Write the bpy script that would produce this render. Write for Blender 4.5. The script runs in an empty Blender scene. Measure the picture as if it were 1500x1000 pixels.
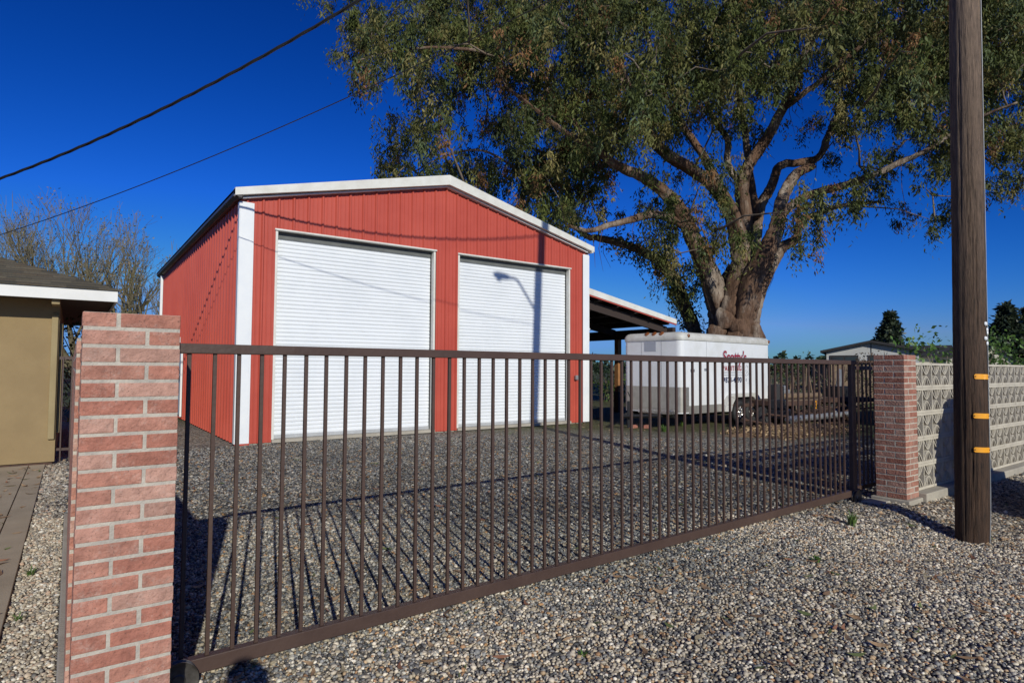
import bpy, math, random
import numpy as np
from mathutils import Vector, Matrix
random.seed(7); rng=np.random.default_rng(11)
sc=bpy.context.scene
COL=sc.collection
R=math.radians
# ------------------------------------------------------------ camera frame
FOC=887.7
CF=np.array([.587,.808,.0439]); CF/=np.linalg.norm(CF)
def _basis():
    yaw,pit,rol=R(35.9966),R(2.5154),R(.304)
    F=np.array([math.sin(yaw)*math.cos(pit),math.cos(yaw)*math.cos(pit),math.sin(pit)])
    R0=np.array([math.cos(yaw),-math.sin(yaw),0]); U0=np.cross(R0,F)
    return F, math.cos(rol)*R0+math.sin(rol)*U0, -math.sin(rol)*R0+math.cos(rol)*U0
CF,CR,CU=_basis()
EYE=np.array([0,0,1.6])
def at(u,v,D): return EYE+(CF+CR*(u-750)/FOC-CU*(v-500)/FOC)*D
cam=bpy.data.cameras.new('camera'); co=bpy.data.objects.new('camera',cam); COL.objects.link(co)
m=Matrix(((CR[0],CU[0],-CF[0]),(CR[1],CU[1],-CF[1]),(CR[2],CU[2],-CF[2]))).to_4x4(); m.translation=Vector(EYE)
co.matrix_world=m; cam.lens=FOC/1500*36; cam.sensor_width=36; cam.clip_start=.05; cam.clip_end=3000; sc.camera=co
# ------------------------------------------------------------ light
AZ,EL=R(14.256),R(24.24)
S=Vector((math.sin(AZ)*math.cos(EL),math.cos(AZ)*math.cos(EL),-math.sin(EL)))
sun=bpy.data.lights.new('sun','SUN'); so=bpy.data.objects.new('sun',sun); COL.objects.link(so)
so.rotation_euler=S.to_track_quat('-Z','Y').to_euler(); sun.energy=3.6; sun.angle=R(.53); sun.color=(1,.975,.86)
w=bpy.data.worlds.new('World'); sc.world=w; w.use_nodes=True
nt=w.node_tree; nt.nodes.clear()
sky=nt.nodes.new('ShaderNodeTexSky'); sky.sky_type='NISHITA'; sky.sun_disc=False
sky.sun_elevation=EL; sky.sun_rotation=AZ+math.pi; sky.air_density=1.0; sky.dust_density=.35; sky.ozone_density=5.0; sky.altitude=0
sp=nt.nodes.new('ShaderNodeSeparateColor'); cb=nt.nodes.new('ShaderNodeCombineColor'); nt.links.new(sky.outputs[0],sp.inputs[0])
for k_,(g_,a_) in enumerate(((3.2,.018),(1.8,.135),(1.7,.29))):     # colour grade of the whole sky: a clear, strongly blue winter sky
    p_=nt.nodes.new('ShaderNodeMath'); p_.operation='POWER'; p_.inputs[1].default_value=g_; q_=nt.nodes.new('ShaderNodeMath'); q_.operation='MULTIPLY'; q_.inputs[1].default_value=a_
    nt.links.new(sp.outputs[k_],p_.inputs[0]); m_=nt.nodes.new('ShaderNodeMath'); m_.operation='MINIMUM'; m_.inputs[1].default_value=(1.3,3.2,7.0)[k_]; nt.links.new(p_.outputs[0],q_.inputs[0]); nt.links.new(q_.outputs[0],m_.inputs[0]); nt.links.new(m_.outputs[0],cb.inputs[k_])
bg=nt.nodes.new('ShaderNodeBackground'); ow=nt.nodes.new('ShaderNodeOutputWorld'); bg.inputs[1].default_value=.1
nt.links.new(cb.outputs[0],bg.inputs[0]); nt.links.new(bg.outputs[0],ow.inputs[0])
sc.view_settings.view_transform='Standard'; sc.view_settings.look='None'; sc.view_settings.exposure=0; sc.view_settings.gamma=1
# ------------------------------------------------------------ materials
def mat(name,col,rough=.6,metal=0,col2=None,vs=6,vdist=.5,bump=0,bs=40,attr=False,stretch=None,detail=4,trans=0,spec=None,thr=None):
    m=bpy.data.materials.new(name); m.use_nodes=True; t=m.node_tree; N=t.nodes; L=t.links
    b=N['Principled BSDF']; b.inputs['Roughness'].default_value=rough; b.inputs['Metallic'].default_value=metal
    if spec is not None: b.inputs['Specular IOR Level'].default_value=spec
    tc=N.new('ShaderNodeTexCoord'); src=tc.outputs['Object']
    if stretch:
        mp=N.new('ShaderNodeMapping'); mp.inputs['Scale'].default_value=stretch; L.new(src,mp.inputs[0]); src=mp.outputs[0]
    out=None
    if col2 is not None:
        n=N.new('ShaderNodeTexNoise'); n.inputs['Scale'].default_value=vs; n.inputs['Detail'].default_value=detail; n.inputs['Roughness'].default_value=.65; L.new(src,n.inputs['Vector'])
        rp=N.new('ShaderNodeValToRGB'); c=.5; d=(thr or .16); rp.color_ramp.elements[0].position=vdist-d; rp.color_ramp.elements[1].position=vdist+d
        rp.color_ramp.elements[0].color=(*col,1); rp.color_ramp.elements[1].color=(*col2,1); L.new(n.outputs['Fac'],rp.inputs[0]); out=rp.outputs[0]
    else:
        rg=N.new('ShaderNodeRGB'); rg.outputs[0].default_value=(*col,1); out=rg.outputs[0]
    if attr:
        a=N.new('ShaderNodeAttribute'); a.attribute_name='Col'; mx=N.new('ShaderNodeMix'); mx.data_type='RGBA'; mx.blend_type='MULTIPLY'; mx.inputs[0].default_value=1
        L.new(out,mx.inputs[6]); L.new(a.outputs['Color'],mx.inputs[7]); out=mx.outputs[2]
    L.new(out,b.inputs['Base Color'])
    if trans:
        tr=N.new('ShaderNodeBsdfTranslucent'); L.new(out,tr.inputs[0]); ms=N.new('ShaderNodeMixShader'); ms.inputs[0].default_value=trans
        L.new(b.outputs[0],ms.inputs[1]); L.new(tr.outputs[0],ms.inputs[2]); L.new(ms.outputs[0],N['Material Output'].inputs[0])
    if bump:
        n2=N.new('ShaderNodeTexNoise'); n2.inputs['Scale'].default_value=bs; n2.inputs['Detail'].default_value=5; L.new(src,n2.inputs['Vector'])
        bp=N.new('ShaderNodeBump'); bp.inputs['Strength'].default_value=bump; bp.inputs['Distance'].default_value=.01; L.new(n2.outputs['Fac'],bp.inputs['Height']); L.new(bp.outputs[0],b.inputs['Normal'])
    return m
MT={}
def bark_mat():
    m=mat('eucalyptus_bark',(.175,.098,.060),.85,0,(.38,.31,.25),1.1,.55,0,9,stretch=(1,1,.45),detail=8,thr=.07); t=m.node_tree; N=t.nodes; L=t.links; b=N['Principled BSDF']; src=b.inputs['Base Color'].links[0].from_socket
    tc=N.new('ShaderNodeTexCoord'); mp=N.new('ShaderNodeMapping'); mp.inputs['Scale'].default_value=(1,1,.16); L.new(tc.outputs['Object'],mp.inputs[0])
    n=N.new('ShaderNodeTexNoise'); n.inputs['Scale'].default_value=9; n.inputs['Detail'].default_value=10; n.inputs['Roughness'].default_value=.78; n.inputs['Distortion'].default_value=.6; L.new(mp.outputs[0],n.inputs['Vector'])
    r=N.new('ShaderNodeValToRGB'); r.color_ramp.elements[0].position=.36; r.color_ramp.elements[0].color=(.28,.22,.18,1); r.color_ramp.elements[1].position=.56; r.color_ramp.elements[1].color=(1,1,1,1); L.new(n.outputs[0],r.inputs[0])
    x=N.new('ShaderNodeMix'); x.data_type='RGBA'; x.blend_type='MULTIPLY'; x.inputs[0].default_value=.85; L.new(src,x.inputs[6]); L.new(r.outputs[0],x.inputs[7]); L.new(x.outputs[2],b.inputs['Base Color'])
    bp=N.new('ShaderNodeBump'); bp.inputs['Strength'].default_value=1; bp.inputs['Distance'].default_value=.09; L.new(n.outputs[0],bp.inputs['Height']); L.new(bp.outputs[0],b.inputs['Normal']); return m
def brick_mat():
    m=mat('brick',(1,.97,.94),.92,0,(.66,.62,.60),16,.52,1.0,60,attr=True,detail=9,thr=.14); t=m.node_tree; N=t.nodes; L=t.links; b=N['Principled BSDF']
    src=b.inputs['Base Color'].links[0].from_socket; tc=N.new('ShaderNodeTexCoord')
    def nz(sc_,lo,hi,det=6):
        n=N.new('ShaderNodeTexNoise'); n.inputs['Scale'].default_value=sc_; n.inputs['Detail'].default_value=det; n.inputs['Roughness'].default_value=.75; L.new(tc.outputs['Object'],n.inputs['Vector'])
        r=N.new('ShaderNodeMapRange'); r.inputs[1].default_value=lo; r.inputs[2].default_value=hi; L.new(n.outputs[0],r.inputs[0]); return r.outputs[0]
    def mx(f,a,c):
        x=N.new('ShaderNodeMix'); x.data_type='RGBA'; L.new(f,x.inputs[0]); L.new(a,x.inputs[6]); x.inputs[7].default_value=(*c,1); return x.outputs[2]
    lime=N.new('ShaderNodeMath'); lime.operation='MULTIPLY'; L.new(nz(9,.50,.90),lime.inputs[0]); L.new(nz(90,.40,.62,4),lime.inputs[1])
    o=mx(lime.outputs[0],src,(.60,.50,.43)); 
    pit=N.new('ShaderNodeMath'); pit.operation='MULTIPLY'; pit.inputs[1].default_value=.75; L.new(nz(130,.62,.70,2),pit.inputs[0]); o=mx(pit.outputs[0],o,(.12,.07,.055)); L.new(o,b.inputs['Base Color']); return m
MT['red']=mat('red_metal',(.43,.072,.048),.40,0,(.49,.090,.060),.8,.5,.12,3,spec=.35)
MT['white']=mat('white_painted_metal',(.74,.76,.78),.4,0,(.80,.81,.81),2.5,.5,.05,4)
MT['door']=mat('white_slat_metal',(.80,.82,.84),.42,0,(.74,.765,.79),1.3,.55,.06,5)
MT['cream']=mat('cream_trim',(.62,.60,.54),.5,0,(.72,.71,.66),3,.5)
MT['greytrim']=mat('grey_door_rail',(.35,.36,.37),.5,0,(.45,.46,.47),4,.5)
MT['gutter']=mat('dark_gutter',(.05,.042,.04),.45,0,(.08,.07,.066),3,.5)
MT['roofmetal']=mat('pale_roof_metal',(.55,.56,.56),.4,.3,(.45,.46,.46),1.5,.5)
MT['conc']=mat('concrete',(.44,.40,.33),.9,0,(.31,.28,.235),2.2,.5,.35,60,detail=8)
MT['walk']=mat('walk_concrete',(.42,.345,.25),.9,0,(.30,.24,.17),1.6,.52,.25,70,detail=9,thr=.22)
MT['brick']=brick_mat()
MT['mortar']=mat('mortar',(.54,.485,.405),.95,0,(.38,.345,.30),12,.5,.7,80,detail=8)
MT['block']=mat('pale_block',(.56,.51,.42),.95,0,(.45,.405,.335),3.5,.5,.6,60,detail=8)
MT['gate']=mat('brown_painted_steel',(.064,.038,.030),.5,0,(.088,.054,.042),2.5,.5,.25,30,spec=.4)
MT['wheel']=mat('dirty_steel',(.16,.15,.14),.45,.7,(.08,.07,.06),20,.5)
MT['darkmetal']=mat('dark_metal',(.02,.02,.022),.5,.3)
MT['black']=mat('black_rubber',(.018,.018,.018),.7,0,(.03,.03,.03),8,.5)
MT['chrome']=mat('bright_steel',(.6,.6,.6),.3,.9,(.35,.3,.25),20,.5)
MT['stucco']=mat('olive_stucco',(.315,.225,.112),.95,0,(.27,.19,.094),2,.5,.5,90,detail=7)
MT['stuccotrim']=mat('stucco_trim',(.33,.255,.13),.8,0,(.29,.22,.11),3,.5,.1,50)
MT['fascia']=mat('white_fascia',(.78,.77,.74),.6,0,(.70,.69,.66),2,.5)
MT['soffit']=mat('brown_soffit',(.10,.075,.055),.8,0,(.07,.05,.04),4,.5)
MT['shingle']=mat('asphalt_shingle',(.95,.95,.95),.95,0,(.7,.7,.7),30,.5,.8,150,attr=True,detail=6)
MT['rust']=mat('rusty_brown',(.10,.048,.030),.8,0,(.05,.030,.022),7,.5,.3,40)
MT['wood']=mat('old_wood',(.22,.15,.09),.85,0,(.12,.085,.06),5,.5,.5,30,stretch=(1,1,6))
MT['shadeseal']=mat('grey_header_shade_seal',(.10,.105,.10),.7,0,(.14,.145,.14),3,.5)  # dark grey holds the header's shade together with the brush strip
MT['darkbeam']=mat('dark_beam',(.035,.022,.018),.8)
MT['orangewood']=mat('orange_wood',(.36,.17,.06),.8,0,(.25,.11,.04),5,.5)
MT['trailer']=mat('trailer_white',(.74,.75,.76),.38,0,(.62,.62,.60),1.3,.60,.04,4,detail=6)
MT['trailercap']=mat('trailer_cap',(.60,.59,.55),.5,0,(.42,.40,.35),3,.55,detail=6)
MT['tread']=mat('tread_plate',(.42,.40,.36),.45,.5,(.34,.32,.28),4,.5)
MT['lens']=mat('amber_lens',(.22,.07,.02),.3)
MT['ink_red']=mat('red_lettering',(.30,.012,.03),.6)
MT['ink_navy']=mat('navy_lettering',(.02,.035,.10),.6)
MT['ink_grey']=mat('grey_pattern',(.35,.37,.42),.6)
MT['yellow']=mat('yellow_reflector',(.85,.36,.02),.35)
MT['pole']=None
MT['leaf']=mat('eucalyptus_leaf',(1,1,1),.6,0,attr=True,trans=.22,spec=.25)
MT['leaf2']=mat('shrub_leaf',(1,1,1),.5,0,attr=True,trans=.3)
MT['bark']=bark_mat()
MT['twig']=mat('twig_bark',(.12,.085,.06),.9,0,(.2,.16,.12),3,.5)
MT['greytwig']=mat('bare_twig',(.17,.14,.085),.9,0,(.12,.10,.05),1,.5)
MT['dry']=mat('dry_leaf',(1,1,1),.7,0,attr=True)
MT['pebble']=mat('pebble',(1,1,1),.65,0,(.75,.74,.72),60,.5,attr=True,spec=.3)
MT['wire']=mat('black_cable',(.012,.012,.012),.6)
MT['galv']=mat('galvanised_pipe',(.38,.39,.40),.45,.5,(.28,.28,.28),5,.5)
MT['farwall']=mat('pale_siding',(.50,.50,.50),.8,0,(.45,.45,.45),2,.5)
MT['yelwall']=mat('cream_siding',(.62,.58,.46),.8,0,(.56,.52,.42),2,.5)
MT['farroof']=mat('black_shingle',(.022,.022,.026),.9,0,(.035,.033,.036),4,.5)
MT['glass']=mat('dark_glass',(.03,.035,.04),.08,spec=.6)
MT['chips']=mat('wood_chips',(.30,.19,.10),.9,0,(.14,.085,.05),25,.5,.8,60)
MT['skin']=mat('skin',(.45,.26,.19),.55); MT['cloth']=mat('dark_jacket',(.03,.035,.05),.9); MT['jeans']=mat('blue_jeans',(.04,.06,.11),.9); MT['hair']=mat('brown_hair',(.04,.025,.015),.7)
MT['vanpaint']=mat('silver_paint',(.35,.36,.38),.3,.5)
def pole_mat():
    m=bpy.data.materials.new('weathered_pole_wood'); m.use_nodes=True; t=m.node_tree; N=t.nodes; L=t.links; b=N['Principled BSDF']; b.inputs['Roughness'].default_value=.85
    tc=N.new('ShaderNodeTexCoord'); mp=N.new('ShaderNodeMapping'); mp.inputs['Scale'].default_value=(1,1,.10); L.new(tc.outputs['Object'],mp.inputs[0])
    n=N.new('ShaderNodeTexNoise'); n.inputs['Scale'].default_value=46; n.inputs['Detail'].default_value=10; n.inputs['Roughness'].default_value=.8; L.new(mp.outputs[0],n.inputs['Vector'])
    sx=N.new('ShaderNodeSeparateXYZ'); L.new(tc.outputs['Object'],sx.inputs[0])
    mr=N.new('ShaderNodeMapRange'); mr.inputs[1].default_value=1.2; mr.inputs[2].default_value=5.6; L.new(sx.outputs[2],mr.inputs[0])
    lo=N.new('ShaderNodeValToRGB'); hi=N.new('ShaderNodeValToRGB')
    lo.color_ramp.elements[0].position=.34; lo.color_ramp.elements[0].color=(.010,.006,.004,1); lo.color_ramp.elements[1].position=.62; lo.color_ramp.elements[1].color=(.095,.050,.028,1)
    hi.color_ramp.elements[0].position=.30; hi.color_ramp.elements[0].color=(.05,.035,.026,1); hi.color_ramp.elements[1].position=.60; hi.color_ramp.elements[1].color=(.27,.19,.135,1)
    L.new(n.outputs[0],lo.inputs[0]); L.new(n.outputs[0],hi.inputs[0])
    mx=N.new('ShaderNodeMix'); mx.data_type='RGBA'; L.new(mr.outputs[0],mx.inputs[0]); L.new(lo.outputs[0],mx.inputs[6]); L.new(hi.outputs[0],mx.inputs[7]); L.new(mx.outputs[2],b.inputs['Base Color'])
    n2=N.new('ShaderNodeTexNoise'); n2.inputs['Scale'].default_value=14; n2.inputs['Detail'].default_value=3
    mp2=N.new('ShaderNodeMapping'); mp2.inputs['Scale'].default_value=(1,1,.03); L.new(tc.outputs['Object'],mp2.inputs[0]); L.new(mp2.outputs[0],n2.inputs['Vector'])
    ad=N.new('ShaderNodeMath'); ad.operation='ADD'; L.new(n.outputs[0],ad.inputs[0]); L.new(n2.outputs[0],ad.inputs[1])
    bp=N.new('ShaderNodeBump'); bp.inputs['Strength'].default_value=1; bp.inputs['Distance'].default_value=.03; L.new(ad.outputs[0],bp.inputs['Height']); L.new(bp.outputs[0],b.inputs['Normal'])
    return m
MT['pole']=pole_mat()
# ------------------------------------------------------------ mesh helpers
class MB:
    def __init__(s): s.v=[]; s.f=[]; s.c=[]; s.mi=[]
    def quad(s,a,b,c,d,col=(1,1,1),mi=0):
        i=len(s.v); s.v+= [tuple(a),tuple(b),tuple(c),tuple(d)]; s.f.append((i,i+1,i+2,i+3)); s.c+=[col]*4; s.mi.append(mi)
    def poly(s,pts,col=(1,1,1),mi=0):
        i=len(s.v); s.v+=[tuple(p) for p in pts]; s.f.append(tuple(range(i,i+len(pts)))); s.c+=[col]*len(pts); s.mi.append(mi)
    def box(s,x0,x1,y0,y1,z0,z1,M=None,col=(1,1,1),mi=0):
        P=[(x0,y0,z0),(x1,y0,z0),(x1,y1,z0),(x0,y1,z0),(x0,y0,z1),(x1,y0,z1),(x1,y1,z1),(x0,y1,z1)]
        if M is not None: P=[tuple(M@Vector(p)) for p in P]
        i=len(s.v); s.v+=P; s.c+=[col]*8
        for q in ((0,3,2,1),(4,5,6,7),(0,1,5,4),(1,2,6,5),(2,3,7,6),(3,0,4,7)): s.f.append(tuple(i+k for k in q)); s.mi.append(mi)
    def prism(s,poly,off,col=(1,1,1),mi=0):   # poly: 3D loop, off: extrusion vector
        n=len(poly); i=len(s.v); off=Vector(off)
        s.v+=[tuple(p) for p in poly]+[tuple(Vector(p)+off) for p in poly]; s.c+=[col]*(2*n)
        s.f.append(tuple(range(i+n-1,i-1,-1))); s.f.append(tuple(range(i+n,i+2*n)))
        for k in range(n): a=k; b=(k+1)%n; s.f.append((i+a,i+b,i+n+b,i+n+a))
        s.mi+=[mi]*(n+2)
    def tube(s,pts,rad,n=8,col=(1,1,1),mi=0,cap=True,jit=0):
        pts=[Vector(p) for p in pts]
        if not hasattr(rad,'__len__'): rad=[rad]*len(pts)
        up=Vector((0,0,1)) if abs((pts[-1]-pts[0]).normalized().z)<.9 else Vector((1,0,0))
        i0=len(s.v)
        for k,p in enumerate(pts):
            t=(pts[min(k+1,len(pts)-1)]-pts[max(k-1,0)]).normalized()
            a=t.cross(up); 
            if a.length<1e-4: a=t.cross(Vector((0,1,0)))
            a.normalize(); b=t.cross(a)
            for j in range(n):
                th=2*math.pi*j/n; r=rad[k]*(1+(random.uniform(-jit,jit) if jit else 0)); s.v.append(tuple(p+a*math.cos(th)*r+b*math.sin(th)*r)); s.c.append(col)
        for k in range(len(pts)-1):
            for j in range(n):
                a=i0+k*n+j; b=i0+k*n+(j+1)%n; s.f.append((a,b,b+n,a+n)); s.mi.append(mi)
        if cap:
            s.f.append(tuple(i0+j for j in range(n-1,-1,-1))); s.f.append(tuple(i0+(len(pts)-1)*n+j for j in range(n))); s.mi+=[mi,mi]
    def cyl(s,p0,p1,r,n=16,r1=None,col=(1,1,1),mi=0): s.tube([p0,p1],[r,r if r1 is None else r1],n,col,mi)
    def lathe(s,prof,c,axis,n=24,col=(1,1,1),mi=0):   # prof: (r,h) pairs along axis
        ax=Vector(axis).normalized(); u=ax.orthogonal().normalized(); v=ax.cross(u); c=Vector(c); i0=len(s.v)
        for r,h in prof:
            for j in range(n):
                th=2*math.pi*j/n; s.v.append(tuple(c+ax*h+(u*math.cos(th)+v*math.sin(th))*max(r,1e-4))); s.c.append(col)
        for k in range(len(prof)-1):
            for j in range(n):
                a=i0+k*n+j; b=i0+k*n+(j+1)%n; s.f.append((a,b,b+n,a+n)); s.mi.append(mi)
    def build(s,name,mats,parent=None,smooth=False,bevel=0,ang=None,merge=False):
        me=bpy.data.meshes.new(name); me.from_pydata(s.v,[],s.f)
        if not isinstance(mats,(list,tuple)): mats=[mats]
        for k in mats: me.materials.append(MT[k])
        if len(mats)>1: me.polygons.foreach_set('material_index',s.mi)
        ca=me.color_attributes.new('Col','FLOAT_COLOR','POINT'); a=np.ones((len(s.v),4),'f'); a[:,:3]=np.array(s.c,'f'); ca.data.foreach_set('color',a.ravel())
        if smooth: me.polygons.foreach_set('use_smooth',[True]*len(s.f))
        me.update()
        if ang: me.set_sharp_from_angle(angle=R(ang))
        o=bpy.data.objects.new(name,me); COL.objects.link(o)
        if parent: o.parent=parent; o.matrix_parent_inverse=Matrix.Translation(-parent.location)
        if bevel:
            b=o.modifiers.new('bevel','BEVEL'); b.width=bevel; b.segments=2; b.limit_method='ANGLE'
        return o
def _each(s,name,mats,parent=None,**k):
    par=list(range(len(s.v)))
    def fd(a):
        while par[a]!=a: par[a]=par[par[a]]; a=par[a]
        return a
    for f in s.f:
        r0=fd(f[0])
        for q in f[1:]: par[fd(q)]=r0
    G={}
    for i,f in enumerate(s.f): G.setdefault(fd(f[0]),[]).append(i)
    out=[]
    for fs in G.values():
        m_=MB(); mp={}
        for i in fs:
            for q in s.f[i]:
                if q not in mp: mp[q]=len(m_.v); m_.v.append(s.v[q]); m_.c.append(s.c[q])
            m_.f.append(tuple(mp[q] for q in s.f[i])); m_.mi.append(s.mi[i])
        out.append(m_.build(name,mats,parent,**k))
    return out
MB.build_each=_each
def np_mesh(name,V,Fc,C,mk,parent=None,smooth=False):
    me=bpy.data.meshes.new(name); nv=len(V); nf,k=Fc.shape
    me.vertices.add(nv); me.vertices.foreach_set('co',V.astype('f').ravel()); me.loops.add(nf*k); me.loops.foreach_set('vertex_index',Fc.astype('i').ravel())
    me.polygons.add(nf); me.polygons.foreach_set('loop_start',np.arange(0,nf*k,k,dtype='i'))
    if smooth: me.polygons.foreach_set('use_smooth',np.ones(nf,bool))
    ca=me.color_attributes.new('Col','FLOAT_COLOR','POINT'); a=np.ones((nv,4),'f'); a[:,:3]=C; ca.data.foreach_set('color',a.ravel())
    me.update(calc_edges=True); me.validate(); me.materials.append(MT[mk])
    o=bpy.data.objects.new(name,me); COL.objects.link(o)
    if parent: o.parent=parent; o.matrix_parent_inverse=Matrix.Translation(-parent.location)
    return o
def thing(name,loc,label,cat,group=None):
    o=bpy.data.objects.new(name,None); COL.objects.link(o); o.location=loc; o.empty_display_size=.2
    o['label']=label; o['category']=cat
    if group: o['group']=group
    return o
def tag(o,label,cat,group=None):
    o['label']=label; o['category']=cat
    if group: o['group']=group
    return o
def kind(o,k,label=None,cat=None):
    o['kind']=k
    if label: o['label']=label; o['category']=cat
    return o
def sstep(t): t=np.clip(t,0,1); return t*t*(3-2*t)
def gz(x,y):
    return -.135*sstep((np.asarray(x)-4.5)/2.8)*sstep((3.15-np.asarray(y))/.8)
def crs(P,n=6):      # catmull-rom
    P=np.array(P,float); Q=np.vstack([2*P[0]-P[1],P,2*P[-1]-P[-2]]); out=[]
    for i in range(1,len(Q)-2):
        for t in np.linspace(0,1,n,endpoint=False):
            out.append(.5*((2*Q[i])+(-Q[i-1]+Q[i+1])*t+(2*Q[i-1]-5*Q[i]+4*Q[i+1]-Q[i+2])*t*t+(-Q[i-1]+3*Q[i]-3*Q[i+1]+Q[i+2])*t**3))
    out.append(P[-1]); return np.array(out)
def leaves(name,C,size,aspect,droop,cols,mk,parent=None,sizevar=.35):
    """C: leaf root positions (n,3); one folded-free diamond each, hanging by droop (0..1)."""
    n=len(C); d=rng.normal(size=(n,3)); d/=np.linalg.norm(d,axis=1)[:,None]; d=d*(1-droop)+np.array([0,0,-1])*droop; d/=np.linalg.norm(d,axis=1)[:,None]
    q=rng.normal(size=(n,3)); s=np.cross(d,q); s/=np.linalg.norm(s,axis=1)[:,None]
    Ls=size*(1+rng.uniform(-sizevar,sizevar,n))[:,None]; W=Ls*aspect
    V=np.empty((n,4,3)); V[:,0]=C; V[:,1]=C+d*Ls*.45+s*W*.5; V[:,2]=C+d*Ls; V[:,3]=C+d*Ls*.45-s*W*.5
    Fc=np.arange(n*4).reshape(n,4); pal=np.array(cols); k=rng.integers(0,len(pal),n); cc=pal[k]*rng.uniform(.75,1.25,(n,1))
    return np_mesh(name,V.reshape(-1,3),Fc,np.repeat(cc,4,0),mk,parent)
# ------------------------------------------------------------ ground
def axis(lo,hi,fine0,fine1,step,n):
    a=np.arange(fine0,fine1,step); l=fine0-np.geomspace(step,fine0-lo,n)[::-1]; r=fine1+np.geomspace(step,hi-fine1,n); return np.concatenate([l,a,[fine1],r])
gx=axis(-900,1200,-3,14,.25,26); gy=axis(-600,1500,-3,16,.25,26)
X,Y=np.meshgrid(gx,gy); Z=gz(X,Y)+.006*np.sin(X*2.1+Y*1.3)*np.cos(Y*2.7-X)*(X<16)*(Y<13)
V=np.stack([X,Y,Z],-1).reshape(-1,3); nx=len(gx); ny=len(gy)
i=np.arange((nx)*(ny)).reshape(ny,nx); Fq=np.stack([i[:-1,:-1],i[:-1,1:],i[1:,1:],i[1:,:-1]],-1).reshape(-1,4)
def gravel_mat():
    m=bpy.data.materials.new('gravel_and_dirt'); m.use_nodes=True; t=m.node_tree; N=t.nodes; L=t.links; b=N['Principled BSDF']; b.inputs['Roughness'].default_value=.9; b.inputs['Specular IOR Level'].default_value=.2
    g=N.new('ShaderNodeNewGeometry'); pos=g.outputs['Position']; sx=N.new('ShaderNodeSeparateXYZ'); L.new(pos,sx.inputs[0])
    nz=N.new('ShaderNodeTexNoise'); nz.inputs['Scale'].default_value=30; L.new(pos,nz.inputs['Vector'])
    jm=N.new('ShaderNodeMix'); jm.data_type='VECTOR'; jm.inputs[0].default_value=.03
    L.new(pos,jm.inputs[4]); L.new(nz.outputs['Color'],jm.inputs[5])
    vo=N.new('ShaderNodeTexVoronoi'); vo.inputs['Scale'].default_value=36; L.new(jm.outputs[1],vo.inputs['Vector'])
    sr=N.new('ShaderNodeSeparateColor'); L.new(vo.outputs['Color'],sr.inputs[0])
    def ramp(cols):
        r=N.new('ShaderNodeValToRGB'); r.color_ramp.interpolation='CONSTANT'; e=r.color_ramp.elements
        for k,(p,c) in enumerate(cols):
            el=e[k] if k<2 else e.new(p); el.position=p; el.color=(*c,1)
        L.new(sr.outputs[0],r.inputs[0]); return r
    inn=ramp([(0,(.045,.045,.047)),(.2,(.14,.142,.145)),(.40,(.25,.245,.235)),(.60,(.36,.31,.23)),(.76,(.19,.16,.12)),(.86,(.55,.51,.44)),(.95,(.36,.21,.11))])
    out=ramp([(0,(.07,.065,.06)),(.18,(.19,.175,.155)),(.4,(.33,.29,.24)),(.6,(.24,.20,.15)),(.72,(.52,.48,.41)),(.9,(.33,.22,.14))])
    def msk(sock,a,b_):
        r=N.new('ShaderNodeMapRange'); r.inputs[1].default_value=a; r.inputs[2].default_value=b_; L.new(sock,r.inputs[0]); return r.outputs[0]
    def mix(f,a,c):
        x=N.new('ShaderNodeMix'); x.data_type='RGBA'; L.new(f,x.inputs[0]); L.new(a,x.inputs[6]); L.new(c,x.inputs[7]) if not isinstance(c,tuple) else setattr(x.inputs[7],'default_value',(*c,1)); return x.outputs[2]
    n3=N.new('ShaderNodeTexNoise'); n3.inputs['Scale'].default_value=.7; n3.inputs['Detail'].default_value=4; L.new(pos,n3.inputs['Vector'])
    off=N.new('ShaderNodeMath'); off.operation='MULTIPLY_ADD'; off.inputs[1].default_value=2.4; L.new(n3.outputs[0],off.inputs[0]); L.new(sx.outputs[1],off.inputs[2])
    c=mix(msk(off.outputs[0],5.0,4.2),inn.outputs[0],out.outputs[0])
    lf=N.new('ShaderNodeMath'); lf.operation='MULTIPLY_ADD'; lf.inputs[1].default_value=1.0; L.new(n3.outputs[0],lf.inputs[0]); L.new(sx.outputs[0],lf.inputs[2])
    c=mix(msk(lf.outputs[0],3.6,2.6),c,out.outputs[0])
    # dirt with sparse litter far inside the yard
    n4=N.new('ShaderNodeTexNoise'); n4.inputs['Scale'].default_value=9; n4.inputs['Detail'].default_value=8; n4.inputs['Roughness'].default_value=.7; L.new(pos,n4.inputs['Vector'])
    dr=N.new('ShaderNodeValToRGB'); e=dr.color_ramp.elements; e[0].position=.35; e[0].color=(.10,.075,.045,1); e[1].position=.65; e[1].color=(.24,.19,.13,1); el=e.new(.53); el.color=(.08,.09,.035,1); L.new(n4.outputs[0],dr.inputs[0])
    df=N.new('ShaderNodeMath'); df.operation='ADD'; L.new(sx.outputs[0],df.inputs[0]); L.new(off.outputs[0],df.inputs[1])
    c=mix(msk(df.outputs[0],21.0,24.5),c,dr.outputs[0])
    ff=N.new('ShaderNodeMath'); ff.operation='MULTIPLY'; ff.inputs[1].default_value=1; L.new(sx.outputs[1],ff.inputs[0])
    c=mix(msk(ff.outputs[0],26,34),c,(.075,.085,.035))
    L.new(c,b.inputs['Base Color'])
    bp=N.new('ShaderNodeBump'); bp.inputs['Strength'].default_value=1; bp.inputs['Distance'].default_value=.022; bp.invert=True; L.new(vo.outputs['Distance'],bp.inputs['Height']); L.new(bp.outputs[0],b.inputs['Normal'])
    return m
MT['ground']=gravel_mat()
g=np_mesh('ground',V,Fq,np.ones((len(V),3)),'ground'); kind(g,'structure')
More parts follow.
